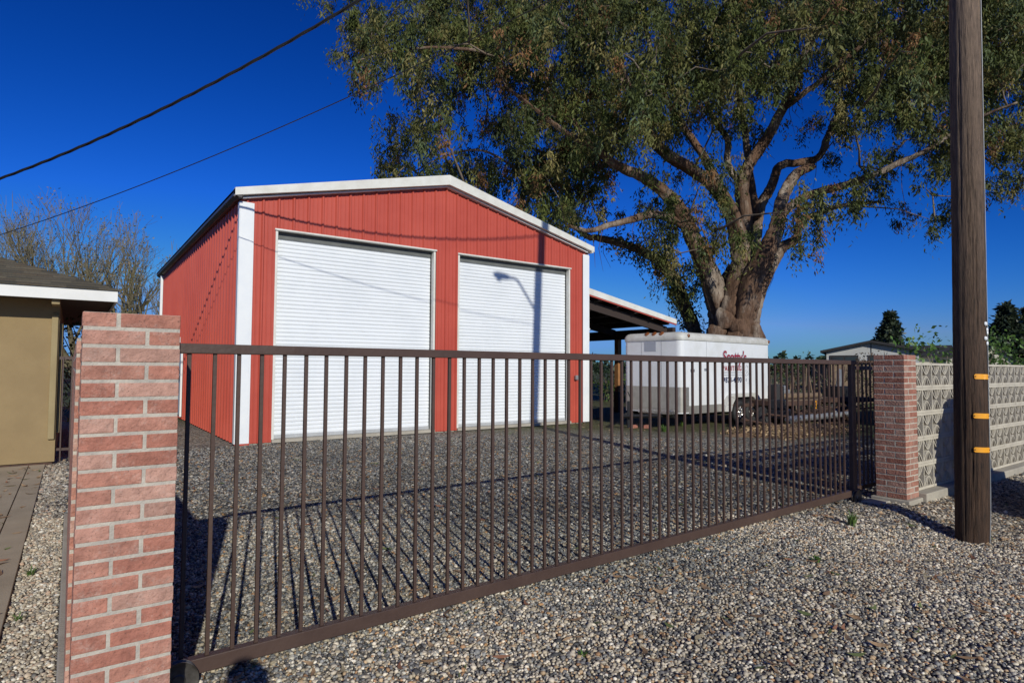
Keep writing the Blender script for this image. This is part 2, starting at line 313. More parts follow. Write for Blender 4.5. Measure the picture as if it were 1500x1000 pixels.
# concrete walk by the house
mb=MB(); mb.box(-8,-.50,1.2,12.28,-.05,.028); mb.box(-.49,-.29,1.2,12.28,-.05,.028)
for k in range(1): pass
kind(mb.build('path','walk',bevel=.004),'structure')
# individual pebbles near the camera (too many to count)
PAL_OUT=np.array([(.72,.64,.53),(.60,.53,.44),(.48,.41,.31),(.33,.29,.24),(.17,.165,.17),(.085,.085,.09),(.42,.25,.14),(.27,.27,.27),(.50,.36,.23),(.80,.75,.67)])
W_OUT=np.array([.14,.14,.13,.12,.15,.09,.04,.10,.06,.03])
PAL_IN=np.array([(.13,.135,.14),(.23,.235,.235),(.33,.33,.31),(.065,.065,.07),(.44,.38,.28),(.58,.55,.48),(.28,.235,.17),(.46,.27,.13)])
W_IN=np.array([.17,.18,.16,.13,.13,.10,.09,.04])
PAL_L=np.array([(.62,.57,.48),(.55,.46,.36),(.46,.40,.32),(.34,.30,.25),(.22,.21,.20),(.50,.36,.27),(.72,.69,.63)]); W_L=np.array([.2,.2,.18,.14,.12,.08,.08])
t=(1+5**.5)/2
ICO=np.array([(-1,t,0),(1,t,0),(-1,-t,0),(1,-t,0),(0,-1,t),(0,1,t),(0,-1,-t),(0,1,-t),(t,0,-1),(t,0,1),(-t,0,-1),(-t,0,1)],float); ICO/=np.linalg.norm(ICO[0])
ICF=np.array([(0,11,5),(0,5,1),(0,1,7),(0,7,10),(0,10,11),(1,5,9),(5,11,4),(11,10,2),(10,7,6),(7,1,8),(3,9,4),(3,4,2),(3,2,6),(3,6,8),(3,8,9),(4,9,5),(2,4,11),(6,2,10),(8,6,7),(9,8,1)])
def cells(step,d0,d1):
    xs=np.arange(-2.2,15,step); ys=np.arange(-1,13.2,step); Xg,Yg=np.meshgrid(xs,ys); P=np.stack([Xg.ravel(),Yg.ravel()],1); P+=rng.uniform(-.5,.5,P.shape)*step
    D=P[:,0]*CF[0]+P[:,1]*CF[1]; lat=P[:,0]*CR[0]+P[:,1]*CR[1]; k=(D>d0)&(D<=d1)&(np.abs(lat)<D*.90+.15); P=P[k]
    x,y=P[:,0],P[:,1]
    ex=(x<-.285)|((x>-.022)&(x<.37)&(y>2.85)&(y<8.1))|((x>8.05)&(y>3.05)&(y<3.46))|(y>13.2)|((x>2.7)&(y>13.15))
    return P[~ex]
def pebbles(name,P,step,low):
    n=len(P); s=step*.60*rng.lognormal(0,.26,(n,1)); ab=s*rng.uniform(.62,1.15,(n,3)); ab[:,2]*=.68
    th=rng.uniform(0,6.28,n); base=ICO if not low else np.array([(1,0,0),(0,1,0),(-1,0,0),(0,-1,0),(0,0,1),(0,0,-1.)])
    fc=ICF if not low else np.array([(0,1,4),(1,2,4),(2,3,4),(3,0,4)])
    b=base[None]*ab[:,None]*(1+.10*rng.normal(size=(n,len(base),1)))
    tx=rng.normal(0,.35,n); c,s_=np.cos(tx)[:,None],np.sin(tx)[:,None]; y=b[...,1]*c-b[...,2]*s_; z=b[...,1]*s_+b[...,2]*c; b=np.stack([b[...,0],y,z],-1)
    c,s_=np.cos(th)[:,None],np.sin(th)[:,None]; x=b[...,0]*c-b[...,1]*s_; y=b[...,0]*s_+b[...,1]*c; b=np.stack([x,y,b[...,2]],-1)
    zz=gz(P[:,0],P[:,1])+.006*np.sin(P[:,0]*2.1+P[:,1]*1.3)*np.cos(P[:,1]*2.7-P[:,0])
    b+=np.stack([P[:,0],P[:,1],zz+ab[:,2]*.35+rng.uniform(0,.006,n)],1)[:,None]
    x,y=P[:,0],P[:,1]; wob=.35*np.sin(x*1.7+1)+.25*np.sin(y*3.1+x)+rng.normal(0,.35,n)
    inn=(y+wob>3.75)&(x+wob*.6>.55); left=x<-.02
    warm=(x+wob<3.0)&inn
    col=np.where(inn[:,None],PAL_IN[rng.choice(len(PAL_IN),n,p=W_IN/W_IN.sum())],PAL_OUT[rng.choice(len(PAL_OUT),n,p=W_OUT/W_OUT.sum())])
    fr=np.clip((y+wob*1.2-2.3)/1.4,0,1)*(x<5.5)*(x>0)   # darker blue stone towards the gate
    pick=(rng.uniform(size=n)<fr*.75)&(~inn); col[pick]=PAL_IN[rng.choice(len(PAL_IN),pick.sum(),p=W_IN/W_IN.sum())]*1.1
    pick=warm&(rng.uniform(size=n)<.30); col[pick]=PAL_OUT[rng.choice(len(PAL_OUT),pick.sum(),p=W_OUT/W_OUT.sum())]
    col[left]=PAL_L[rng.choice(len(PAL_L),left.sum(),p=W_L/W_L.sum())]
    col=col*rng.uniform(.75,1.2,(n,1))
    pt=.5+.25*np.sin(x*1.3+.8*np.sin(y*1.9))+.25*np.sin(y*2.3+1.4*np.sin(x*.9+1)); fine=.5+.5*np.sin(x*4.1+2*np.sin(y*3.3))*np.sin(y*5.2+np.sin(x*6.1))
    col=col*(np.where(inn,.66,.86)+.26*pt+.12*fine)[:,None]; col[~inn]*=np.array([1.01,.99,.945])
    k=len(base); Fc=(fc[None]+np.arange(n)[:,None,None]*k).reshape(-1,3)
    o=np_mesh(name,b.reshape(-1,3),Fc,np.repeat(col,k,0),'pebble',smooth=not low); kind(o,'stuff','loose grey, cream and brown pebbles on the ground','gravel'); return o
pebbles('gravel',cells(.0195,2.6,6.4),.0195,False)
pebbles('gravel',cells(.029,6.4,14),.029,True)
# dry leaves
def litter(n,reg,name,zoff,lab,size=.085,dirt=None):
    xs=rng.uniform(reg[0],reg[1],n); ys=rng.uniform(reg[2],reg[3],n); 
    k=~((xs>-.03)&(xs<.4)&(ys>2.8)&(ys<8.1)); 
    if zoff==0: k&=~((xs>8.0)&(ys>3.0)&(ys<3.5))&(xs>-.25)
    xs,ys=xs[k],ys[k]; n=len(xs); mbx=MB(); pal=[(.28,.17,.09),(.36,.24,.14),(.20,.12,.07),(.42,.27,.15),(.30,.14,.08),(.14,.17,.06),(.33,.27,.17)]
    for x,y in zip(xs,ys):
        z=float(gz(x,y))+(.022 if zoff==0 else zoff); a=random.uniform(0,6.28); L=size*random.uniform(.6,1.5); W=L*random.uniform(.16,.3); c=random.choice(pal); cu=random.uniform(.1,.5)*L; bend=random.uniform(-.25,.25)*L
        ca,sa=math.cos(a),math.sin(a); prev=None; tilt=random.uniform(-.5,.5)
        for q in range(6):
            tt=q/5; px=(tt-.5)*L; wy=W*math.sin(math.pi*min(.98,max(.04,tt)))*.5; by=bend*(4*(tt-.5)**2); h=cu*(4*(tt-.5)**2)*.35
            A=(x+px*ca-(by+wy)*sa,y+px*sa+(by+wy)*ca,z+h+tilt*wy); B=(x+px*ca-(by-wy)*sa,y+px*sa+(by-wy)*ca,z+h-tilt*wy)
            if prev: mbx.quad(prev[0],prev[1],B,A,c)
            prev=(A,B)
    o=mbx.build(name,'dry'); kind(o,'stuff',lab,'leaf litter'); return o
litter(1150,(.4,9.8,-1,3.5),'fallen_leaves',0,'dry brown leaves scattered over the gravel outside the gate',.078)
litter(900,(.4,13,3.6,12.8),'fallen_leaves',0,'dry leaves scattered over the gravel inside the gate',.09)
litter(360,(-2.6,-.32,4,12.1),'fallen_leaves',.034,'dry leaves lying on the concrete walk',.13)
# weeds
def weed(x,y,h,n,lab,group=None,broad=False,spread=.5):
    mbx=MB(); z=float(gz(x,y))
    for q in range(n):
        a=random.uniform(0,6.28); l=h*random.uniform(.5,1.1); lean=random.uniform(.1,1)*spread; r0=random.uniform(0,h*.25)
        w_=l*(.30 if broad else .07); p0=Vector((x+r0*math.cos(a),y+r0*math.sin(a),z)); d=Vector((math.cos(a)*lean,math.sin(a)*lean,1)).normalized(); sd=Vector((-math.sin(a),math.cos(a),0))
        c=random.choice([(.10,.19,.035),(.14,.24,.05),(.07,.14,.03),(.18,.26,.07)])
        p1=p0+d*l*.5; p2=p1+(d+Vector((math.cos(a)*.8*spread,math.sin(a)*.8*spread,-.2))).normalized()*l*.5
        mbx.quad(p0-sd*w_*.3,p0+sd*w_*.3,p1+sd*w_*.5,p1-sd*w_*.5,c); mbx.poly([p1-sd*w_*.5,p1+sd*w_*.5,p2],c)
    return tag(mbx.build('weed','leaf2'),lab,'weed',group or 'weeds growing through the gravel')
weed(6.55,3.05,.17,40,'tall grassy weed under the right end of the gate',spread=.35)
weed(5.1,2.66,.07,26,'small bright weed on the gravel in front of the gate',broad=True,spread=1)
weed(4.9,2.4,.05,14,'tiny flat weed nearer the camera than the bright one',broad=True,spread=1.2)
weed(2.45,6.0,.06,16,'tiny weed behind the gate pickets on the inner gravel',broad=True,spread=1)
weed(-.20,5.95,.09,46,'low green weed at the edge of the concrete walk',spread=1)
weed(-.22,4.95,.07,30,'low weed among the pebbles below the one by the walk',spread=1)
weed(2.35,2.55,.045,20,'flat weed on the gravel under the middle of the gate',broad=True,spread=1.2)
weed(6.9,1.45,.05,20,'flat weed on the gravel at the lower right',broad=True,spread=1.2)
weed(12.3,10.3,.22,70,'leafy weed clump in front of the trailer wheel',spread=.8)
weed(13.9,11.0,.2,70,'green weed clump beneath the side of the trailer',spread=.8)
# ------------------------------------------------------------ brick pillars and walls
def brickcol():
    b=np.array(random.choice([(.49,.235,.175),(.46,.205,.15),(.51,.27,.21),(.43,.18,.13),(.53,.31,.245),(.48,.225,.165)]))*random.uniform(.88,1.1); return tuple(b)
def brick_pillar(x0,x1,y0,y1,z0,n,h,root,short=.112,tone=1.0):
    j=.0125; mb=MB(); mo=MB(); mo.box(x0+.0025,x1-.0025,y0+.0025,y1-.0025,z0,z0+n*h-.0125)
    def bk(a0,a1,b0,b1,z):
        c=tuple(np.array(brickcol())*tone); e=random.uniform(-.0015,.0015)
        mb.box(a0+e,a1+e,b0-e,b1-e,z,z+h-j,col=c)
    for k in range(n):
        z=z0+k*h; flip=(k+n+1)%2==1
        s=short
        if flip:   # front: long at left, short (end) at right
            bk(x0,x1-s-j,y0,y0+s,z); bk(x1-s,x1,y0,y1-s-j,z); bk(x0+s+j,x1,y1-s,y1,z); bk(x0,x0+s,y0+s+j,y1,z)
        else:
            bk(x0+s+j,x1,y0,y0+s,z); bk(x1-s,x1,y0+s+j,y1,z); bk(x0,x1-s-j,y1-s,y1,z); bk(x0,x0+s,y0,y1-s-j,z)
    mb.build('brickwork','brick',root,bevel=.004); mo.build('mortar','mortar',root)
r=thing('brick_pillar',(.2,3.05,0),'tall pinkish brick gate pillar nearest the camera at the left','pillar')
brick_pillar(.031,.368,2.878,3.215,.012,26,.0697,r)
mb=MB(); mb.box(.02,.40,2.84,3.25,-.1,.01); mb.build('footing','conc',r)
r=thing('brick_pillar',(8.28,3.3,0),'brick gate pillar at the far end of the gate beside the breeze block wall','pillar')
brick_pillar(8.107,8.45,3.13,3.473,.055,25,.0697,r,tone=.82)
mb=MB(); mb.box(8.06,8.455,3.085,3.52,-.15,.052); mb.build('footing','conc',r,bevel=.01)
# low brick wall running back from the near pillar
r=thing('brick_wall',(.08,5.5,0),'low brick garden wall running back from the near pillar on a concrete footing','wall')
mb=MB(); mo=MB(); mo.box(.0175,.172,3.223,7.95,.05,1.72)
for k in range(24):
    z=.05+k*.0697; y=3.222-(.1 if k%2 else 0)
    while y<7.9:
        a=max(y,3.2195); b=min(y+.2,7.95)
        if b-a>.03: mb.box(.016,.178,a,b,z,z+.0542,col=brickcol())
        y+=.212
mb.build('brickwork','brick',r,bevel=.003); mo.build('mortar','mortar',r)
mb=MB(); mb.box(-.014,.2,2.2,8.0,-.1,.045); mb.build('footing','conc',r,bevel=.008)
# breeze block wall
def breeze(x0,y0,nx,nz,z0,name,label,ledge=True,w=.305,h=.318,t=.095,sub=None):
    r=thing(name,(x0+nx*w/2,y0,0),label,'wall'); mb=MB()
    def bar(cx,cz,a,b,wd):
        dx,dz=b[0]-a[0],b[1]-a[1]; l=math.hypot(dx,dz); nx_,nz_=-dz/l*wd/2,dx/l*wd/2
        ins=.008
        P=[(cx+a[0]+nx_,y0+ins,cz+a[1]+nz_),(cx+a[0]-nx_,y0+ins,cz+a[1]-nz_),(cx+b[0]-nx_,y0+ins,cz+b[1]-nz_),(cx+b[0]+nx_,y0+ins,cz+b[1]+nz_)]
        mb.prism(P,(0,t-2*ins,0))
    for i in range(nx):
        for k in range(nz):
            cx=x0+(i+.5)*w; cz=z0+(k+.5)*h; e=random.uniform(-.002,.002)
            X0,X1=cx-w/2+.0015,cx+w/2-.0015; Z0,Z1=cz-h/2+.0015,cz+h/2-.0015
            mb.box(X0,X1,y0+e,y0+t,Z0,Z0+.03); mb.box(X0,X1,y0+e,y0+t,Z1-.03,Z1); mb.box(X0,X0+.011,y0+e,y0+t,Z0+.03,Z1-.03); mb.box(X1-.011,X1,y0+e,y0+t,Z0+.03,Z1-.03)
            for sg in (1,-1):
                T=h/2-.028; B=.012
                arc=[(-.132+.264*q/6, 0) for q in range(7)]
                pts=[(a, sg*(B+(T-B)*(abs(a)/.132)**1.7)) for a,_ in arc]
                for q in range(6): bar(cx,cz,pts[q],pts[q+1],.015)
                bar(cx,cz,(-.060,sg*T),(-.010,sg*.03),.012); bar(cx,cz,(.060,sg*T),(.010,sg*.03),.012)
    mb.build('blockwork','block',r)
    if ledge:
        mb=MB(); xx=x0-.0
        while xx<x0+nx*w:
            mb.box(xx,min(xx+2.4,x0+nx*w)-.006,y0-.13+random.uniform(-.006,.006),y0+.25,-.2,z0-.004+random.uniform(-.003,.003)); xx+=2.4
        mb.build('footing','conc',r,bevel=.012)
    return r
breeze(8.458,3.18,40,5,.105,'breeze_block_wall','long pale breeze block wall on a concrete footing beside the right pillar')
breeze(-.6,17.6,6,4,.3,'breeze_block_wall','short breeze block wall glimpsed in the gap between house and near pillar',ledge=False)
# ------------------------------------------------------------ sliding gate
gd=Vector((math.cos(R(1.15)),math.sin(R(1.15)),0)); gn=Vector((-gd.y,gd.x,0)); G0=Vector((.4853,3.4624,0)); SP=.1185
def gm_(): 
    m=Matrix(((gd.x,gn.x,0,0),(gd.y,gn.y,0,0),(0,0,1,0),(0,0,0,1))); m.translation=G0; return m
GM=gm_()
r=thing('sliding_gate',G0,'brown steel picket sliding gate closed across the gravel drive','gate')
mb=MB(); mb.box(-.045,62.7*SP,-.026,.026,1.665,1.716,M=GM); mb.build('top_rail','gate',r,bevel=.005)
mb=MB(); mb.box(-.03,62.9*SP,-.03,.026,.062,.137,M=GM); mb.build('bottom_rail','gate',r,bevel=.004)
pk=MB(); pk.box(-.0095,.0095,-.0095,.0095,.136,1.667); p0=pk.build('picket','gate',r,bevel=.0015)
p0.matrix_parent_inverse=Matrix.Identity(4); p0.rotation_euler.z=R(1.15)
for n in range(1,61):
    c=p0.copy(); COL.objects.link(c); c.parent=r; c.location=gd*(n*SP)+Vector((0,0,0)); c.rotation_euler=(random.uniform(-.0015,.0015),random.uniform(-.0012,.0012),R(1.15))
mb=MB(); mb.box(61.5*SP,62.05*SP,-.022,.024,.136,1.667,M=GM); mb.box(62.35*SP-.004,62.65*SP,-.012,.02,.136,1.667,M=GM); mb.build('end_post','gate',r,bevel=.003)
for xx in (-.02,7.3):
    mb=MB(); c=GM@Vector((xx,-.052,.066 if xx<1 else .05)); mb.lathe([(0,-.022),(.03,-.022),(.035,-.018),(.078,-.016),(.092,-.022),(.092,-.012),(.078,-.002),(.078,.002),(.092,.012),(.092,.022),(.0,.02)],c,gn,32); mb.build('wheel','wheel',r,smooth=True,ang=35)
# weld marks are part of rails; narrow fixed panel closing the gap to the far pillar
r=thing('metal_fence',GM@Vector((7.6,.05,0)),'short dark metal picket panel in shade between gate end and far pillar','fence')
mb=MB(); mb.box(62.9*SP,8.6,.05,.09,1.60,1.65,M=GM); mb.box(62.9*SP,8.6,.05,.09,.09,.14,M=GM); mb.build_each('rail','gate',r)
q0=None
for n in range(9):
    if q0 is None:
        mb=MB(); mb.box(-.0095,.0095,-.0095,.0095,.12,1.70); q0=mb.build('picket','gate',r); q0.matrix_parent_inverse=Matrix.Identity(4); c=q0
    else: c=q0.copy(); COL.objects.link(c); c.parent=r
    c.location=(GM@Vector((7.56+n*.118,.07,0)))-r.location
mb=MB(); mb.box(7.75,8.03,3.28,3.5,-.05,.03); mb.build('concrete_pad','conc',bevel=.01); o=bpy.data.objects['concrete_pad']; tag(o,'small concrete pad on the ground under the end of the gate','concrete pad')
# ------------------------------------------------------------ utility pole
PX,PY=7.5,2.302
WX,WY=7.598,2.369
r=thing('utility_pole',(PX,PY,-.14),'thick weathered wooden utility pole in front of the breeze block wall','pole')
n=120; V=[];Fq=[]; zs=np.concatenate([np.linspace(-.3,6,90),np.linspace(6.4,12.2,12)])
crk=[(random.uniform(0,6.28),random.uniform(.4,4),random.uniform(1.2,4.5)) for _ in range(30)]
for k,z in enumerate(zs):
    for j in range(n):
        th=2*math.pi*j/n; rr=(.147-.0020*z)*(1+.012*math.sin(3*th+z*.3)+.008*math.sin(7*th+1)+.006*random.uniform(-1,1))
        for a,c0,cl in crk:
            dth=abs((th-a+math.pi)%(2*math.pi)-math.pi)
            dth=abs(dth+.05*math.sin(z*1.9+a*3)+.02*math.sin(z*6+a)) if True else dth
            if dth<.05 and abs(z-c0)<cl: rr-=.010*(1-dth/.05)
        V.append((rr*math.cos(th),rr*math.sin(th),z+.14))
for k in range(len(zs)-1):
    for j in range(n): a=k*n+j; b=k*n+(j+1)%n; Fq.append((a,b,b+n,a+n))
V.append((0,0,zs[-1]+.14)); V=np.array(V); Fq=np.array(Fq)
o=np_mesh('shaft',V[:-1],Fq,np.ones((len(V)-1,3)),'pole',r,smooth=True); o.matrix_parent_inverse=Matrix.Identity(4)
mb=MB(); mb.cyl((PX,PY,12.15),(PX,PY,12.24),.131,32); mb.build('pole_cap','pole',r)
# direction pole->camera for placing the bands on the visible flank
vd=math.atan2(-PY,-PX)
for k,z in enumerate((1.537,1.14,.80)):
    mb=MB(); a0=vd+.22-(.08 if k else 0); a1=vd+1.40; rr=.1505-.0020*z; st=16
    for q in range(st):
        A=a0+(a1-a0)*q/st; B=a0+(a1-a0)*(q+1)/st; e=.0; hA=.026*(1 if q>0 else .6); hB=.026*(1 if q<st-1 else .6)
        P=[(PX+rr*math.cos(A),PY+rr*math.sin(A),z-hA),(PX+rr*math.cos(B),PY+rr*math.sin(B),z-hB),(PX+rr*math.cos(B),PY+rr*math.sin(B),z+hB),(PX+rr*math.cos(A),PY+rr*math.sin(A),z+hA)]
        mb.prism(P,(.004*math.cos(A),.004*math.sin(A),0))
    b=mb.build('reflector_band','yellow',r); mb=MB()
    for A in (a0+.06,a1-.08): mb.cyl((PX+(rr+.003)*math.cos(A),PY+(rr+.003)*math.sin(A),z),(PX+(rr+.008)*math.cos(A),PY+(rr+.008)*math.sin(A),z),.006,8)
    m_=mb.build_each('nail','darkmetal',b)
mb=MB()
for z,da in ((2.08,1.15),(1.93,1.12),(2.02,1.42),(1.88,1.4),(1.99,1.5)):
    A=vd+da; rr=.148-.0020*z; c=Vector((PX+rr*math.cos(A),PY+rr*math.sin(A),z)); d=Vector((math.cos(A),math.sin(A),0)); mb.lathe([(0,.012),(.018,.011),(.022,0)],c,d,12)
mb.build_each('paint_spot','white',r,smooth=True)
mb=MB(); A=vd+1.53; pts=[]
for z in np.linspace(-.12,11,60):
    rr=.151-.0020*z; aa=A-(.0 if z>.5 else .5*(.5-z))*1.2+.02*math.sin(z*2); pts.append((PX+rr*math.cos(aa),PY+rr*math.sin(aa),z))
mb.tube(pts,.005,6); mb.build('ground_wire','galv',r)
r.rotation_euler=(0,.034,0)
# lamp arm (above the picture, its shadow falls on the barn door)
r2=thing('street_lamp',(PX,PY,8.9),'street lamp on a curved arm high on the utility pole','street lamp')
mb=MB(); arm=crs([(PX+.22,PY,8.35),(PX+.02,PY,8.62),(PX-.2,PY-.02,8.9),(PX-.45,PY-.05,9.2),(PX-.75,PY-.1,9.27)],6); mb.tube(arm,.036,10); mb.build('arm','galv',r2,smooth=True)
mb=MB(); c=Vector((PX-.72,PY-.1,9.27)); mb.lathe([(0,0),(.05,0),(.07,.08),(.085,.22),(.085,.42),(.06,.52),(.02,.55),(0,.55)],c,(-1,-.1,.12),16); mb.build('lamp_head','galv',r2,smooth=True)
mb=MB(); mb.lathe([(.09,-.07),(.07,-.11),(0,-.125)],c+Vector((-.35,-.03,.02)),(0,0,1),14); mb.build('lens','glass',r2,smooth=True)
# overhead wires
def wire(za,b,c,th,rad,lab,twist):
    pts=[]; th=R(th)
    for t_ in np.linspace(-.42,34,150): pts.append((WX+t_*math.sin(th),WY+t_*math.cos(th),za+b*t_+c*t_*t_))
    mb=MB()
    if twist:
        for q in range(3):
            P=[]; 
            for k,p in enumerate(np.repeat(np.array(pts),1,0)):
                a=k*1.05+q*2.094; P.append((p[0]+.014*math.cos(a)*math.cos(th),p[1]+.014*math.cos(a)*-math.sin(th),p[2]+.014*math.sin(a)))
            mb.tube(P,rad,6)
    else: mb.tube(pts,rad,6)
    return tag(mb.build('overhead_wire','wire'),lab,'wire')
wire(10.33,-.548,.013,-35.85,.013,'thick twisted black service cable crossing the sky at upper left',True)
wire(7.945,-.322,.006,-32.7,.0075,'thin black wire crossing the sky below the thick cable',False)
def wire2(p,q,sag,rad,lab):
    p=np.array(p);q=np.array(q); mb=MB(); mb.tube([p+(q-p)*t_-np.array([0,0,4*sag*t_*(1-t_)]) for t_ in np.linspace(0,1,30)],rad,5); return tag(mb.build('overhead_wire','wire'),lab,'wire')
# ------------------------------------------------------------ red barn
BX0,BX1,BY0,BY1,BE=2.735,12.403,13.24,26.87,5.07
XM=7.52; PK_=6.20
def ztop(x): return BE-.02+(PK_-BE)*(1-abs(x-XM)/(XM-BX0))
r=thing('red_barn',((BX0+BX1)/2,(BY0+BY1)/2,0),'large red corrugated metal barn with white trim and two white roll up doors','barn')
RIB=.3135
def ribs(a0,a1,start,extra=()):
    P=[]
    k=math.floor((a0-start)/RIB)-1
    prof=[(-.036,0),(-.014,.036),(.014,.036),(.036,0),(.088,0),(.094,.011),(.112,.011),(.118,0),(.192,0),(.198,.011),(.216,.011),(.222,0)]
    while start+k*RIB<a1+RIB:
        for dx,h in prof: P.append((start+k*RIB+dx,h))
        k+=1
    xs=[p[0] for p in P]; hs_=[p[1] for p in P]
    add=[a0,a1]+[e for e in extra if a0<e<a1]
    Q=[(x,h) for x,h in P if a0<x<a1]+[(a,float(np.interp(a,xs,hs_))) for a in add]
    return sorted(set(Q))
DOORS=[(3.42,7.258),(7.907,11.706)]; ZD=4.49
ex=[e for d in DOORS for e in d]+[XM]
P=ribs(BX0,BX1,3.16,ex); mb=MB()
for (a,ha),(b,hb) in zip(P[:-1],P[1:]):
    m_=(a+b)/2; zb=.03
    for d in DOORS:
        if d[0]<m_<d[1]: zb=ZD
    mb.quad((a,BY0-ha,zb),(b,BY0-hb,zb),(b,BY0-hb,ztop(b)),(a,BY0-ha,ztop(a)))
mb.build('wall','red',r)
P=ribs(BY0,BY1,13.4); mb=MB()
for (a,ha),(b,hb) in zip(P[:-1],P[1:]): mb.quad((BX0-ha,b,.03),(BX0-ha,a,.03),(BX0-ha,a,BE),(BX0-hb,b,BE)) if False else mb.quad((BX0-hb,b,.03),(BX0-ha,a,.03),(BX0-ha,a,BE),(BX0-hb,b,BE))
mb.build('wall','red',r)
mb=MB(); 
for (a,ha),(b,hb) in zip(P[:-1],P[1:]): mb.quad((BX1+ha,a,.03),(BX1+hb,b,.03),(BX1+hb,b,BE),(BX1+ha,a,BE))
mb.build('wall','red',r)
mb=MB(); mb.poly([(BX1,BY1,.03),(BX0,BY1,.03),(BX0,BY1,BE),(XM,BY1,PK_),(BX1,BY1,BE)]); mb.build('wall','red',r)
# concrete slab and base trim
mb=MB(); mb.box(BX0+.05,BX1-.05,BY0+.03,BY1-.05,-.1,.085); mb.build('slab','conc',r)
mb=MB(); mb.box(BX0-.04,2.98,BY0-.05,BY0-.035,-.02,.04); mb.build('base_trim','red',r)
# corner trims
mb=MB(); mb.box(BX0-.035,BX0+.205,BY0-.052,BY0-.034,.04,4.98); mb.box(BX0+.205,BX0+.239,BY0-.046,BY0-.034,.04,4.98); mb.box(BX0-.052,BX0-.036,BY0-.052,BY0+.09,.04,4.98); mb.build('corner_trim','white',r,bevel=.004)
mb=MB(); mb.box(BX1-.235,BX1+.0,BY0-.052,BY0-.034,.04,4.98); mb.box(BX1+.001,BX1+.017,BY0-.052,BY0+.2,.04,4.98); mb.build('corner_trim','white',r,bevel=.004)
mb=MB(); mb.box(BX0-.12,BX0-.034,26.0,26.1,.2,5.0); mb.build('downspout','white',r,bevel=.01)
# rake fascia, soffit strip, roof
EX0,EX1=2.565,12.475; ZT=5.206; ZP=6.413; FH=.25
for s_,xe in ((-1,EX0),(1,EX1)):
    mb=MB(); yf=13.02
    mb.prism([(xe,yf,ZT-FH+(.09)),(XM,yf,ZP-FH),(XM,yf,ZP),(xe,yf,ZT)],(0,.16,0)); mb.build('rake_trim','cream',r,bevel=.008)
    mb=MB(); mb.prism([(xe+s_*-.17,13.12,ZT-FH+.075),(XM,13.12,ZP-FH-.035),(XM,13.12,ZP-FH-.005),(xe+s_*-.17,13.12,ZT-FH+.105)],(0,.13,0)); mb.build('rake_flashing','white',r)
    mb=MB(); n_=40
    mb.prism([(xe,13.19,ZT-.02),(XM,13.19,ZP-.02),(XM,13.19,ZP-.07),(xe,13.19,ZT-.07)],(0,BY1-13.05,0)); mb.build('roof','roofmetal',r)
mb=MB(); mb.prism([(EX0,13.03,ZT-.01),(EX0-.0,13.03,ZT-.13),(EX0+.07,13.03,ZT-.19),(EX0+.14,13.03,ZT-.19),(EX0+.14,13.03,ZT-.01)],(0,BY1-13.0,0)); mb.build('gutter','gutter',r,bevel=.006)
mb=MB(); mb.prism([(EX1,13.03,ZT-.01),(EX1,13.03,ZT-.13),(EX1-.05,13.03,ZT-.19),(EX1-.1,13.03,ZT-.19),(EX1-.1,13.03,ZT-.01)],(0,BY1-13.0,0)); mb.build('gutter','cream',r,bevel=.006)
# roll-up doors
for d0,d1 in DOORS:
    dr=MB(); yb=BY0+.16; z=.16; pit=.0868; k=0
    while z<ZD-.02:
        z1=min(z+pit,ZD+.05)
        pr=[(z,0.010),(z+.005,-.010),(z+.028,-.018),(z+.062,-.018),(z1-.010,-.006),(z1,.010)]
        e=random.uniform(-.0012,.0012)
        for (za,ya),(zb_,yb_) in zip(pr[:-1],pr[1:]): dr.quad((d0+.04,yb+ya+e,za),(d1-.065,yb+ya+e,za),(d1-.065,yb+yb_+e,zb_),(d0+.04,yb+yb_+e,zb_))
        z+=pit
    D_=dr.build('roll_up_door','door',r)
    mb=MB(); mb.box(d0+.03,d1-.06,yb-.03,yb+.02,.088,.165); mb.build('bottom_bar','greytrim',D_,bevel=.004)
    mb=MB(); mb.box(d0+.05,d1-.05,yb-.035,yb+.0,ZD-.15,ZD-.001); mb.build('header_shade_seal','shadeseal',r)  # dark strip: header shade put into the colour, plus the drum brush
    mb=MB(); mb.box(d0,d0+.05,BY0-.002,yb+.08,.085,ZD); mb.box(d1-.05,d1,BY0-.002,yb+.08,.085,ZD); mb.build_each('door_jamb','cream',r,bevel=.003)
    mb=MB(); mb.box(d0-.02,d1+.02,BY0-.040,yb+.1,ZD-.0,ZD+.035); mb.build('door_header','cream',r,bevel=.003)
    mb=MB(); mb.box(d1-.075,d1-.055,yb-.035,yb-.015,.1,ZD-.01); mb.box(d0+.051,d0+.06,yb-.035,yb-.015,.1,ZD-.01); mb.build_each('door_track','darkmetal',r)
    mb=MB(); mb.box(d0,d1,BY0-.06,yb+.05,.02,.086); mb.build('door_sill','conc',r)
mb=MB(); mb.box(11.85,11.97,BY0-.11,BY0-.03,1.27,1.40); mb.build('switch_box','galv',r,bevel=.008)
# side door and light on the left wall
sd=MB(); sd.box(BX0-.06,BX0-.034,20.65,22.2,.14,2.08); D_=sd.build('side_door','door',r)
mb=MB(); mb.box(BX0-.085,BX0-.034,20.5,20.65,.1,2.16); mb.box(BX0-.085,BX0-.034,22.2,22.32,.1,2.16); mb.box(BX0-.085,BX0-.034,20.65,22.2,2.08,2.16); mb.build_each('door_frame','white',r)
mb=MB(); mb.box(BX0-.12,BX0-.06,20.8,20.95,1.18,1.32); mb.box(BX0-.12,BX0-.06,20.8,20.95,1.42,1.5); mb.build_each('handle','darkmetal',D_)
mb=MB(); mb.box(BX0-.10,BX0-.03,21.15,21.35,2.33,2.5); mb.cyl((BX0-.1,21.25,2.46),(BX0-.24,21.2,2.42),.07,10,.09); mb.build('wall_light','white',r)
